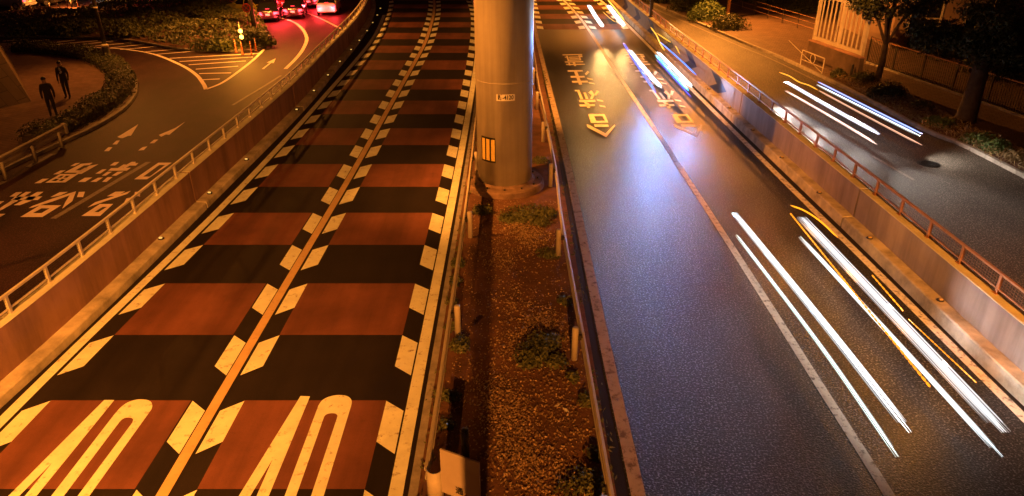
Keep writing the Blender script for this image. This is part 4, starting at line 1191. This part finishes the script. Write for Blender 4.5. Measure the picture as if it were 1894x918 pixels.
q = G(450, 96, .1)
t = thing('amber_beacon', q, 'post with two round glowing amber warning lights at the island tip', 'beacon')
m = MB(); m.tube([q, (q[0], q[1], q[2] + 1.75)], .05, 10); m.build('post', M_dark, t)
for k, (px, py) in enumerate([(446, 57), (448, 68)]):
    p = GP(px, py, (q[0] - 1, q[1]), (q[0] + 1, q[1]))
    m = MB(); m.lathe((p[0], p[1] + .02, p[2] - .14), [(.1, 0), (.17, .05), (.17, .23), (.1, .28)], 16); hs = m.build('lamp_housing', M_dark, t)
    m = MB(); sv = []
    for i in range(7):
        a = math.pi / 2 * i / 6
        for j in range(16):
            b_ = 2 * math.pi * j / 16
            sv.append((p[0] + .13 * math.cos(a) * math.cos(b_), p[1] - .13 - .06 * math.sin(a), p[2] + .13 * math.cos(a) * math.sin(b_)))
    m.add(sv, [(i * 16 + j, i * 16 + (j + 1) % 16, (i + 1) * 16 + (j + 1) % 16, (i + 1) * 16 + j) for i in range(6) for j in range(16)])
    m.build('amber_lens', emit('amber beacon lens', (1.0, .52, .08), 6), hs, True)
ld = bpy.data.lights.new('beacon_light', 'POINT'); ld.energy = 420; ld.color = (1, .36, .03); ld.shadow_soft_size = .12
lo = bpy.data.objects.new('beacon_light', ld); col.objects.link(lo); lo.parent = t; lo.location = (0, -.45, 1.5)

# delineator posts
def make_delineator(label, group):
    t = local_thing('delineator_post', label, 'delineator', group)
    m = MB(); m.lathe((0, 0, 0), [(.10, 0), (.10, .03), (.045, .05), (.04, .78), (.03, .8)], 12); m.build('post', mat('orange delineator plastic', (.55, .13, .04), .5, .1, 6), t, True)
    for z in (.5, .66):
        m = MB(); m.lathe((0, 0, z), [(.044, 0), (.044, .07)], 12); m.build('reflective_band', M_plate, t)
    return t
dp = make_delineator('orange flexible delineator post in the hatched area under the amber lights', 'delineators by the amber lights')
for k, (px, py) in enumerate([(437, 97), (449, 101), (466, 102), (474, 95)]):
    o = dp if k == 0 else copy_tree(dp); o.location = G(px, py, 0)
dp2 = make_delineator('orange delineator post in the row behind the traffic island', 'delineators behind the traffic island')
for k, (px, py) in enumerate([(26, 31), (43, 30), (60, 28), (78, 26), (94, 24), (110, 23), (127, 20), (146, 17)]):
    o = dp2 if k == 0 else copy_tree(dp2); o.location = G(px, py, 0)

# ------------------------------------------------------------------ people on the plaza
def person(loc, rz, label, lean=0.0, step=.12, bag=False):
    """one continuous skinned body; feet on the paving"""
    J = {'pelvis': (0, 0, .95), 'waist': (0, .01, 1.10), 'chest': (0, .0 + lean * .4, 1.33), 'neck': (0, lean * .6, 1.49), 'head0': (0, lean * .8 - .01, 1.57), 'head1': (0, lean * .9 - .02, 1.68),
         'shl': (.18, lean * .5, 1.42), 'shr': (-.18, lean * .5, 1.42), 'ell': (.235, .03 + lean * .3, 1.14), 'elr': (-.235, .02 + lean * .3, 1.14), 'wrl': (.235, -.06 + lean * .2, .90), 'wrr': (-.225, -.07 + lean * .2, .90),
         'hdl': (.225, -.09, .82), 'hdr': (-.215, -.10, .82),
         'hpl': (.09, 0, .90), 'hpr': (-.09, 0, .90), 'knl': (.10, -.03 - step * .5, .50), 'knr': (-.10, -.02 + step * .4, .50), 'anl': (.105, -step, .09), 'anr': (-.105, step, .09), 'tol': (.12, -.16 - step, .035), 'tor': (-.12, -.15 + step, .035)}
    rad = {'pelvis': .145, 'waist': .13, 'chest': .155, 'neck': .062, 'head0': .085, 'head1': .092, 'shl': .075, 'shr': .075, 'ell': .05, 'elr': .05, 'wrl': .036, 'wrr': .036, 'hdl': .038, 'hdr': .038,
           'hpl': .098, 'hpr': .098, 'knl': .066, 'knr': .066, 'anl': .047, 'anr': .047, 'tol': .04, 'tor': .04}
    names = list(J); E = [('pelvis', 'waist'), ('waist', 'chest'), ('chest', 'neck'), ('neck', 'head0'), ('head0', 'head1'), ('chest', 'shl'), ('chest', 'shr'), ('shl', 'ell'), ('shr', 'elr'), ('ell', 'wrl'), ('elr', 'wrr'), ('wrl', 'hdl'), ('wrr', 'hdr'),
         ('pelvis', 'hpl'), ('pelvis', 'hpr'), ('hpl', 'knl'), ('hpr', 'knr'), ('knl', 'anl'), ('knr', 'anr'), ('anl', 'tol'), ('anr', 'tor')]
    me = bpy.data.meshes.new('body'); me.from_pydata([J[k] for k in names], [(names.index(a), names.index(b)) for a, b in E], [])
    tmp = bpy.data.objects.new('tmp_body', me); col.objects.link(tmp)
    sk = tmp.modifiers.new('skin', 'SKIN'); sk.use_smooth_shade = True
    for i, k in enumerate(names):
        r_ = rad[k]; me.skin_vertices[0].data[i].radius = (r_ * (1.15 if k in ('chest', 'pelvis', 'waist') else 1), r_ * (.8 if k in ('chest', 'waist', 'pelvis') else 1))
    me.skin_vertices[0].data[0].use_root = True
    ss = tmp.modifiers.new('sub', 'SUBSURF'); ss.levels = 2; ss.render_levels = 2
    dg = bpy.context.evaluated_depsgraph_get(); dg.update()
    bm_ = bpy.data.meshes.new_from_object(tmp.evaluated_get(dg))
    bpy.data.objects.remove(tmp)
    bm_.name = 'body'
    bm_.materials.clear()
    for mm in (M_suit, M_skin, M_shirt, M_blackm): bm_.materials.append(mm)
    for p in bm_.polygons:
        c = p.center
        if c.z > 1.50 or (c.z < .88 and abs(c.x) > .17 and c.z > .7): p.material_index = 1
        elif c.z > 1.22 and abs(c.x) < .045 and c.y < -.05: p.material_index = 2
        elif c.z < .09: p.material_index = 3
        p.use_smooth = True
    t = thing('person', loc, label, 'person', 'people on the paved corner')
    t.rotation_euler = (0, 0, rz)
    bo = bpy.data.objects.new('body', bm_); col.objects.link(bo); bo.parent = t
    # hair cap, eyes and nose
    hc = J['head1']
    m = MB(); sv = []
    for i in range(8):
        a = math.pi / 2 * i / 7
        for j in range(16):
            b_ = 2 * math.pi * j / 16
            sv.append((hc[0] + .103 * math.cos(a) * math.cos(b_), hc[1] + .025 + .112 * math.cos(a) * math.sin(b_), hc[2] - .01 + .115 * math.sin(a)))
    m.add(sv, [(i * 16 + j, i * 16 + (j + 1) % 16, (i + 1) * 16 + (j + 1) % 16, (i + 1) * 16 + j) for i in range(7) for j in range(16)])
    ha = m.build('hair', M_hair, None, True); ha.parent = t
    m = MB()
    for s_ in (-1, 1): m.lathe((s_ * .034, hc[1] - .088, hc[2] - .03), [(.003, -.008), (.010, 0), (.003, .008)], 8)
    m.bar((0, hc[1] - .09, hc[2] - .03), (0, hc[1] - .115, hc[2] - .065), .018)
    m.bar((-.022, hc[1] - .086, hc[2] - .095), (.022, hc[1] - .086, hc[2] - .095), .008)
    fc = m.build('face', M_skin, None); fc.parent = t
    m = MB()
    for s_ in (-1, 1):
        w_ = J['hdl'] if s_ > 0 else J['hdr']
        for k in range(4):
            x0 = w_[0]; y0 = w_[1] - .026 + k * .017
            L_ = (.062, .072, .068, .055)[k]
            m.tube([(x0, y0, w_[2] - .01), (x0 - s_ * .006, y0 - .008, w_[2] - .01 - L_ * .6), (x0 - s_ * .018, y0 - .012, w_[2] - .01 - L_)], [.009, .008, .006], 6)
        m.tube([(x0, w_[1] - .03, w_[2] + .02), (x0 - s_ * .01, w_[1] - .055, w_[2] - .01), (x0 - s_ * .012, w_[1] - .06, w_[2] - .035)], [.011, .009, .007], 6)
    fg = m.build('fingers', M_skin, None); fg.parent = t
    return t
pa = G(127, 182, .12); pb = G(101, 218, .12)
person((pa[0], pa[1], .12), R(8), 'person in a dark open suit standing farther from the guardrail', 0, .05)
person((pb[0], pb[1], .12), R(215), 'person in dark clothes leaning forward beside the hedge', -.16, .12)

# ------------------------------------------------------------------ cars waiting at the top left
def make_car(name, color_mat, label, loc, rz, lit=True, head=False, group='cars waiting beyond the island', taxi=False):
    t = thing(name, (0, 0, 0), label, 'car', group)
    # car points along +Y, rear at y = -2.2
    L = [(-2.22, .42, .70, .66), (-2.14, .28, .98, .80), (-1.7, .22, 1.02, .86), (-1.2, .2, .98, .88), (0, .2, .96, .89), (1.1, .2, .92, .88), (1.9, .22, .80, .82), (2.2, .32, .62, .66)]
    m = MB(); vs = []; k = 12
    for y, zb, zt, hw in L:
        sec = [(-hw * .86, zb), (-hw, zb + .12), (-hw, (zb + zt) / 2), (-hw * .97, zt - .10), (-hw * .88, zt), (-hw * .4, zt + .02), (hw * .4, zt + .02), (hw * .88, zt), (hw * .97, zt - .10), (hw, (zb + zt) / 2), (hw, zb + .12), (hw * .86, zb)]
        vs += [(x, y, z) for x, z in sec]
    fs = []
    for i in range(len(L) - 1):
        for j in range(k):
            j2 = (j + 1) % k
            fs.append((i * k + j, (i + 1) * k + j, (i + 1) * k + j2, i * k + j2))
    fs.append(tuple(range(k))); fs.append(tuple((len(L) - 1) * k + j for j in range(k))[::-1])
    m.add(vs, fs); body = m.build('body', color_mat, t, True)
    # cabin roof with glass band
    m = MB()
    lo = [(-.80, -1.75, .98), (.80, -1.75, .98), (.80, 1.0, .94), (-.80, 1.0, .94)]
    hi = [(-.62, -.95, 1.40), (.62, -.95, 1.40), (.62, .25, 1.42), (-.62, .25, 1.42)]
    m.add(lo + hi, [(0, 1, 5, 4), (1, 2, 6, 5), (2, 3, 7, 6), (3, 0, 4, 7)]); m.build('windows', M_glass, t)
    m = MB(); rf = [(x, y, z + .003) for x, y, z in hi]; r2 = [(x * .9, y * .93, z + .06) for x, y, z in hi]
    m.add(rf + r2, [(0, 1, 5, 4), (1, 2, 6, 5), (2, 3, 7, 6), (3, 0, 4, 7), (4, 5, 6, 7)])
    for a, b in zip(lo, hi): m.bar(a, b, .07)
    m.bar((-.77, -.35, .98), (-.62, -.35, 1.41), .07); m.bar((.77, -.35, .98), (.62, -.35, 1.41), .07)
    m.build('roof', color_mat, t)
    for sx in (-1, 1):
        for y in (-1.35, 1.35):
            m = MB(); P = [(sx * (.76 + o), y, .32) for o in (0, .02, .12, .14)]
            m.tube([(sx * .74, y, .32), (sx * .76, y, .32), (sx * .885, y, .32), (sx * .895, y, .32)], [.27, .32, .32, .27], 20)
            w = m.build('wheel', M_tyre, t, True)
            m = MB(); m.tube([(sx * .88, y, .32), (sx * .902, y, .32)], [.2, .19], 16); m.build('rim', M_rim, w)
    for sx in (-1, 1):
        m = MB(); m.box((sx * .62, -2.19, .78), (.30, .10, .16)); m.build('tail_lamp', M_tail if lit else mat('dark red lamp', (.2, .01, .01), .2), t, bevel=.02)
        m = MB(); m.box((sx * .60, 2.14, .62), (.32, .14, .13)); m.build('headlight', M_head if head else M_chrome, t, bevel=.02)
        m = MB(); m.box((sx * .95, .55, .98), (.16, .1, .12)); m.build('mirror', color_mat, t, bevel=.02)
    m = MB(); m.box((0, -1.66, 1.03), (.32, .05, .04)); m.build('brake_lamp', M_tail if lit else MATS['dark red lamp'], t)
    m = MB(); m.box((0, -2.23, .66), (.34, .02, .17)); m.build('number_plate', M_plate, t)
    m = MB(); m.box((0, -2.2, .42), (1.5, .12, .16)); m.build('bumper', color_mat, t, bevel=.03)
    if taxi:
        m = MB(); m.box((0, -.3, 1.55), (.42, .16, .14)); m.build('roof_sign', emit('taxi roof lamp', (1, .85, .6), 5), t, bevel=.03)
    t.location = loc; t.rotation_euler = (0, 0, rz); t.scale = (.9, .9, .9)
    return t
M_carblk = mat('black car paint', (.012, .010, .011), .18, .1, 2)
M_carwht = mat('cream white car paint', (.70, .66, .56), .25, .05, 2)
M_cargrn = mat('yellow green taxi paint', (.42, .38, .06), .25, .1, 2)
M_carred = mat('dark maroon car paint', (.06, .008, .010), .2, .1, 2)
M_cargry = mat('silver grey car paint', (.22, .22, .23), .25, .1, 2)
def carloc(px, py, rz):
    p = G(px, py + 3); d = 2.0
    return (p[0] - math.sin(rz) * d, p[1] + math.cos(rz) * d, 0)
make_car('parked_car', M_carblk, 'black car with glowing red tail lights closest to the dark pole', carloc(497, 40, R(14)), R(14))
make_car('parked_car', M_carblk, 'black car with red tail lights between the maroon and the white car', carloc(543, 34, R(10)), R(10))
make_car('parked_car', M_carwht, 'cream white car with red tail lights nearest the left wall', carloc(605, 27, R(7)), R(7), taxi=True)
make_car('parked_car', M_carred, 'maroon car half hidden behind two black cars', carloc(526, 17, R(16)), R(16))
make_car('parked_car', M_carblk, 'dark car ahead of the cream white car', carloc(572, 14, R(10)), R(10))
make_car('parked_car', M_cargrn, 'yellowish taxi seen side on behind the round sign', (G(461, 27)[0], G(461, 27)[1], 0), R(62), False, taxi=True)
make_car('parked_car', M_carwht, 'pale van shaped car cut by the top edge above the island', (G(225, -2)[0], G(225, -2)[1] + .5, 0), R(95), False, True)
for k, (px, py, mm, lab) in enumerate([(8, 18, M_cargry, 'grey parked car at the upper left corner'), (62, 12, M_carblk, 'black parked car behind the row of orange delineators'), (104, 6, M_cargry, 'silver parked car close to the bright low lamp')]):
    make_car('parked_car', mm, lab, (G(px, py)[0], G(px, py)[1] + .8, 0), R(82 + 6 * k), True, True, 'cars parked behind the delineators')
for o in [o for o in col.objects if o.name.startswith('parked_car') and o.get('group') == 'cars waiting beyond the island']:
    for sx in (-.62, .62):
        ld = bpy.data.lights.new('tail_light_glow', 'POINT'); ld.energy = 240; ld.color = (1, .025, .035); ld.shadow_soft_size = .12
        lo = bpy.data.objects.new('tail_light_glow', ld); col.objects.link(lo); lo.parent = o; lo.location = (sx, -2.55, .72)
# low bright lamp behind the delineators
q = G(134, 14)
t = thing('bollard_light', q, 'low bollard lamp shining brightly at the top edge behind the island', 'lamp')
m = MB(); m.lathe(q, [(.1, 0), (.1, .72), (.08, .74)], 14); m.build('post', M_dark, t, True)
m = MB(); m.lathe((q[0], q[1], .74), [(.1, 0), (.13, .08), (.13, .24), (.05, .3)], 14); m.build('lens', emit('bollard lamp lens', (1, .5, .12), 60), t, True)
ld = bpy.data.lights.new('lamp_light', 'POINT'); ld.energy = 1500; ld.color = SODIUM; ld.shadow_soft_size = .15
lo = bpy.data.objects.new('lamp_light', ld); col.objects.link(lo); lo.parent = t; lo.location = (0, -.35, .95)

# ------------------------------------------------------------------ right side: verge, footpath, trees, building
pav_pts = [(p[0] + .16, p[1]) for p in kerb_r]
sheet('pavement_right', pav_pts + [(60, 110), (60, 4)], .12, M_path)
# kerb stones in lengths, one structure
m = MB()
kp = resample(kerb_r, .85)
for a, b in zip(kp[:-1], kp[1:]):
    d = np.array(b) - np.array(a)
    a2_, b2_ = np.array(a) + d * .012, np.array(b) - d * .012
    m.sweep([tuple(a2_), tuple(b2_)], [(0, 0), (.015, .13), (.03, .145), (.17, .145), (.17, 0)], True)
tag(m.build('kerb', M_kerb), None, None, None, 'structure')
verge_px = [(1532, 138), (1600, 140), (1665, 172), (1760, 222), (1894, 282), (2050, 350), (2050, 420), (1894, 322), (1774, 262), (1710, 237), (1600, 179)]
sheet('verge_soil', [G(*p, .13)[:2] for p in verge_px], .127, M_soil)
vp = [G(*p, .13) for p in verge_px]
n = 5200
q = pts_in_poly(vp, n)
m = MB(); P = np.c_[q, .13 + rng.uniform(.02, .22, n)]
m.leaves(P, np.tile([0, -.7, .5], (n, 1)), .16, .8, .22)
o = m.build('dry_grass', M_dry); tag(o, None, None, None, 'stuff'); o['label'] = 'dry grass and fallen leaves along the right verge'
for px, py, r_, h_, n_, mm, lab in [(1640, 178, 1.15, .85, 2200, M_leaf_b, 'dark low shrub on the verge between the two tree trunks'), (1592, 152, .8, .6, 1200, M_leaf_b, 'dark shrub on the verge before the slim tree'),
        (1552, 143, .6, .5, 800, M_leaf_b, 'small dark shrub on the verge by the hoop barrier'), (1736, 232, .75, .42, 900, M_leaf_c, 'bright leafy plant in front of the thick tree trunk'),
        (1806, 262, .7, .38, 900, M_leaf_c, 'bright leafy plant behind the pale kerb stones'), (1842, 276, .8, .45, 1000, M_leaf_c, 'bright leafy plant right of the pale kerb stones'),
        (1700, 200, .6, .4, 700, M_leaf_a, 'small olive plant on the verge left of the thick trunk'), (1880, 292, .6, .3, 500, M_dry, 'dry grass tuft at the right end of the verge')]:
    shrub('verge_plant', G(px, py, .13), (r_, r_ * .8, h_), n_, .12, mm, lab, 'plant', 'plants on the right verge', 5)
# two bushes and more planting by the far bend of the side street
for px, py, r_, h_, n_, mm, lab in [(1312, 36, 2.0, 1.5, 3600, M_leaf_c, 'large sunny yellow leaved bush by the bend of the right street'), (1347, 52, 1.5, 1.1, 2400, M_leaf_a, 'rounded darker bush in front of the thin pole'),
        (1272, 18, 2.0, 1.2, 2400, M_leaf_b, 'dark bush left of the yellow leaved bush'), (1235, 4, 2.4, 1.3, 2400, M_leaf_b, 'dark bush at the top edge beyond the right railing')]:
    shrub('bush', G(px, py, .13), (r_, r_ * .7, h_), n_, .17, mm, lab, 'bush', 'bushes by the right street', 6)
q = G(1345, 34, .13)
t = thing('utility_pole', q, 'slim pole rising behind the bushes of the right street', 'pole')
m = MB(); m.lathe(q, [(.14, 0), (.12, 6.5)], 14); m.build('shaft', M_steel_d, t, True)
m = MB(); m.lathe((q[0], q[1], q[2]), [(.2, 0), (.2, .2), (.14, .22)], 14); m.build('base', M_steel_d, t)
add_lamp(t, (q[0] - 1.6, q[1] - 1.2, 7.6), (q[0] + .6, q[1] - 7, 0), 15000, 125)  # lamp added to the slim pole for the bend of the street

# hoop barrier at the kerb
t = thing('hoop_barrier', G(1482, 118, .13), 'low metal pedestrian barrier with a round ornament at the right kerb', 'barrier')
a, b = G(1480, 120, .13), G(1520, 137, .13)
for p in (a, b):
    m = MB(); m.tube([p, (p[0], p[1], .95)], .03, 10); m.build('post', M_steel, t)
m = MB(); m.bar((a[0], a[1], .95), (b[0], b[1], .95), .045); m.bar((a[0], a[1], .45), (b[0], b[1], .45), .035); m.build('rail', M_steel, t)
m = MB(); c = [(a[0] + b[0]) / 2, (a[1] + b[1]) / 2]
dd = Vector((b[0] - a[0], b[1] - a[1], 0)).normalized()
m.tube([(c[0] + dd.x * .24 * math.cos(k), c[1] + dd.y * .24 * math.cos(k), .70 + .24 * math.sin(k)) for k in np.linspace(0, 2 * math.pi, 24)], .018, 8); m.build('ring', M_steel, t)
m = MB(); p0 = G(1455, 99, .13); m.bar((p0[0], p0[1], .9), (b[0], b[1], .18), .03); m.build('brace', M_steel, t)
q = G(1572, 148, .13)
t = thing('marker_post', q, 'short dark post on the right verge before the slim tree', 'post')
m = MB(); m.lathe(q, [(.07, 0), (.06, .8), (.03, .82)], 12); m.build('shaft', M_dark, t)
m = MB(); m.lathe(q, [(.1, 0), (.1, .05)], 12); m.build('foot', M_dark, t)
# manhole cover
q = G(1718, 303)
t = thing('manhole_cover', (q[0], q[1], 0), 'round iron manhole cover in the right side street', 'manhole cover')
m = MB(); m.lathe((q[0], q[1], -.006), [(.40, 0), (.40, .012), (.36, .014)], 32); m.build('frame', mat('worn cast iron', (.03, .03, .032), .3, .3, 20, .5, 40, metal=.7), t)
m = MB(); m.lathe((q[0], q[1], .008), [(.35, 0), (.35, .006), (.33, .009)], 32)
for k in range(-4, 5):
    for j in range(-4, 5):
        if k * k + j * j < 17: m.box((q[0] + k * .068, q[1] + j * .068, .02), (.035, .035, .010))
m.build('lid', MATS['worn cast iron'], t)

# slatted white screen on a dark wall, building behind
WA, WB = G(1500, 112, .12), G(1622, 160, .12)
t = thing('boundary_wall', WA, 'dark wall carrying the white slatted screen beyond the right footpath', 'wall')
zl_ = GP(1513, 63, WA, WB)[2]; 
e0, e1 = GP(1505, 68, WA, WB), GP(1592, 104, WA, WB)
m = MB()
m.sweep([(e0[0], e0[1], 0), (e1[0] + (e1[0] - e0[0]) * .08, e1[1] + (e1[1] - e0[1]) * .08, 0)], [(0, .1), (0, min(e0[2], e1[2]) - .05), (.25, min(e0[2], e1[2]) - .05), (.25, .1)], True); m.build('masonry', mat('dark stained wall', (.10, .07, .055), .85, .4, 1.2, .3, 12), t)
m = MB(); zz = min(e0[2], e1[2]) - .047
m.sweep([(e0[0], e0[1], 0), (e1[0] + (e1[0] - e0[0]) * .08, e1[1] + (e1[1] - e0[1]) * .08, 0)], [(-.03, zz), (-.03, zz + .06), (.28, zz + .06), (.28, zz)], True); m.build('coping', M_conc, t)
t = thing('slatted_screen', (e0[0], e0[1], e0[2]), 'tall white slatted screen with a heavy frame left of the slim tree', 'screen')
def wp(f, z, o=.12): return (e0[0] + (e1[0] - e0[0]) * f + .1, e0[1] + (e1[1] - e0[1]) * f + o, z)
zb_ = zz + .16; zt_s = zb_ + 2.3
m = MB(); m.bar(wp(0, zb_), wp(1.02, zb_), .12, .2); m.build('bottom_rail', M_steel, t)
m = MB(); m.bar(wp(0, zt_s), wp(1.02, zt_s), .12, .2); m.build('top_rail', M_steel, t)
for f_ in (0, .52, 1.0):
    m = MB(); m.bar(wp(f_, zb_ - .15), wp(f_, zt_s), .16); m.build('post', M_steel, t)
sl0 = None
for k in range(1, 12):
    if k == 6: continue
    p = wp(k * .0867, 0)
    if sl0 is None:
        m = MB(); m.box((0, 0, 0), (.06, .10, zt_s - zb_)); sl0 = o = m.build('slat', M_steel)
    else: o = sl0.copy(); col.objects.link(o)
    o.parent = t; o.location = (p[0] - e0[0], p[1] - e0[1], (zb_ + zt_s) / 2 - e0[2])
# house behind the trees
hx, hy = 30.5, 50.0
t = thing('house', (hx, hy, 0), 'dim low house with pale window frames behind the trees at the upper right', 'house')
M_wallh = mat('warm plaster', (.22, .15, .11), .85, .2, .6, .1, 10)
m = MB(); m.box((hx, hy, 3.0), (14, 8, 6.0)); hw = m.build('wall', M_wallh, t)
m = MB(); m.add([(hx - 7.5, hy - 4.5, 6.01), (hx + 7.5, hy - 4.5, 6.01), (hx + 7.5, hy + 4.5, 6.01), (hx - 7.5, hy + 4.5, 6.01), (hx - 5, hy, 8.2), (hx + 5, hy, 8.2)], [(0, 1, 5, 4), (1, 2, 5), (2, 3, 4, 5), (3, 0, 4), (3, 2, 1, 0)]); m.build('roof', M_dark, t)
for k in range(4):
    x = hx - 5.2 + k * 3.4
    m = MB(); m.box((x, hy - 4.02, 1.9), (1.8, .08, 2.0)); w = m.build('window', M_glass, t)
    m = MB()
    for dx in (-.95, 0, .95): m.box((x + dx, hy - 4.08, 1.9), (.1, .1, 2.1))
    for dz in (-1.0, 0, 1.0): m.box((x, hy - 4.085, 1.9 + dz), (2.0, .1, .1))
    m.build('window_frame', M_steel, w)
# iron fence
FA, FB = G(1603, 116, .12), G(1894, 218, .12)
t = thing('iron_fence', FA, 'dark iron railing fence with upright bars behind the right footpath', 'fence')
ln = resample([FA, (FB[0] + (FB[0] - FA[0]) * .5, FB[1] + (FB[1] - FA[1]) * .5, .12)], .14)
m = MB(); m.bar((ln[0][0], ln[0][1], 1.5), (ln[-1][0], ln[-1][1], 1.5), .05); m.build('top_rail', M_steel_d, t)  # browner than the bars: light along the rail put into its colour
m = MB(); m.bar((ln[0][0], ln[0][1], .22), (ln[-1][0], ln[-1][1], .22), .04); m.build('bottom_rail', M_dark, t)
b0 = None
for p in ln[:98]:
    if b0 is None:
        m = MB(); m.box((0, 0, .78), (.022, .022, 1.35)); b0 = o = m.build('bar', M_dark)
    else: o = b0.copy(); col.objects.link(o)
    o.parent = t; o.location = (p[0] - FA[0], p[1] - FA[1], 0)
for k in range(0, len(ln), 16):
    m = MB(); m.box((ln[k][0], ln[k][1] + .03, .84), (.07, .07, 1.45)); m.build('post', M_dark, t)
m = MB(); m.sweep([FA, (ln[-1][0], ln[-1][1], .12)], [(-.12, 0), (-.12, .09), (.12, .09), (.12, 0)], True); m.build('plinth', M_kerb, t)
# a low wire fence with shrubs further back
WFA, WFB = G(1350, 12, .12), G(1505, 62, .12)
t = thing('wire_fence', WFA, 'low wire fence beyond the open pavement right of the bushes', 'fence')
wl = resample([WFA, WFB], 2.2)
for p in wl:
    m = MB(); m.tube([p, (p[0], p[1], 1.1)], .03, 8); m.build('post', M_dark, t)
m = MB()
for z in (.4, .75, 1.08): m.tube([(p[0], p[1], z) for p in wl], .012, 6)
m.build('wire', M_steel_d, t)
for px, py, r_, h_, lab in [(1395, 6, 2.2, 1.6, 'dark garden shrub behind the low wire fence, the leftmost'), (1440, 18, 2.0, 1.8, 'dark garden shrub behind the low wire fence, the middle one'), (1478, 28, 1.8, 1.5, 'dark garden shrub behind the low wire fence, next to the white screen'),
                            (1690, 92, 2.0, 2.0, 'dark shrub behind the iron fence right of the slim tree'), (1770, 112, 2.3, 2.2, 'dark shrub behind the middle of the iron fence'), (1860, 150, 2.3, 2.2, 'dark shrub behind the right end of the iron fence')]:
    p = G(px, py, .12)
    shrub('garden_shrub', (p[0] + .4, p[1] + 1.2, .12), (r_, r_ * .8, h_), 2200, .18, M_leaf_b, lab, 'shrub', 'garden shrubs behind the fences', 6)

def tree(base, trunk_r, height, crown, n, label, seed, leaf=.2):
    r2 = np.random.default_rng(seed)
    t = thing('street_tree', base, label, 'tree', 'trees on the right')
    x, y, z = base
    m = MB()
    tp = [(x, y, z - .05), (x + .05, y, z + .3), (x + .1, y + .05, z + height * .3), (x + .05, y + .1, z + height * .6), (x + .15, y, z + height * .85)]
    m.tube(spline(tp, 4), np.interp(np.linspace(0, 1, 17), [0, .08, .4, 1], [trunk_r * 1.5, trunk_r * 1.1, trunk_r * .85, trunk_r * .35]).tolist(), 12)
    lob = []
    for k, (dx, dy, dz, rr_) in enumerate(crown):
        c = (x + dx, y + dy, z + dz); lob.append((c, rr_))
        mid = (x + dx * .4 + r2.uniform(-.2, .2), y + dy * .4, z + height * .4 + (dz - height * .4) * .6)
        m.tube(spline([(x + .08, y + .05, z + height * .36), mid, c], 4), np.linspace(trunk_r * .5, trunk_r * .12, 9).tolist(), 7)
    m.build('trunk', M_bark, t, True)
    m = MB()
    for c, rr_ in lob:
        # clumps inside each lobe leave gaps
        for _ in range(9):
            u = r2.normal(0, 1, 3); u /= np.linalg.norm(u)
            cc = np.array(c) + u * rr_ * r2.uniform(.3, .9) * np.array([1, 1, .7])
            k = n // (len(lob) * 9)
            v = r2.normal(0, 1, (k, 3)); v /= np.linalg.norm(v, axis=1)[:, None]
            P = cc + v * (r2.uniform(0, 1, (k, 1)) ** .45) * rr_ * .45 * np.array([1, 1, .75])
            m.leaves(P, v * .6 + np.array([0, 0, .5]), leaf, .6)
    m.build('crown', M_leaf_t, t)
    return t
tb = G(1620, 153, .13)
tree(tb, .17, 5.2, [(0, 0, 3.9, 1.4), (-1.3, .3, 3.9, 1.1), (1.5, .2, 3.9, 1.3), (.5, 1.2, 4.7, 1.5), (-.6, -.6, 4.8, 1.3), (2.6, .6, 4.6, 1.3), (-2.2, .4, 4.6, 1.0)], 11000, 'slim dark tree beside the white slatted screen', 3, .17)
tb = G(1783, 224, .13)
tree(tb, .42, 6.5, [(0, .3, 3.3, 1.7), (1.6, .3, 2.7, 1.5), (-1.6, .8, 3.5, 1.4), (3.0, .8, 2.5, 1.6), (1.0, 1.8, 4.2, 1.7), (2.6, -.6, 3.6, 1.6), (-.4, -.6, 4.2, 1.4), (4.6, .2, 2.3, 1.5), (.8, -.4, 3.0, 1.0)], 22000, 'thick trunked dark tree at the right edge', 4, .18)
tb = G(1720, 60, .13)
tree((tb[0] + 1, tb[1] + 1, .13), .25, 6.0, [(0, 0, 3.6, 2.0), (2.0, .5, 3.4, 1.9), (-1.8, .2, 3.8, 1.6), (4, 0, 3.4, 1.9), (6, .5, 3.2, 1.8)], 9000, 'dark tree behind the iron fence in the upper right', 5, .22)
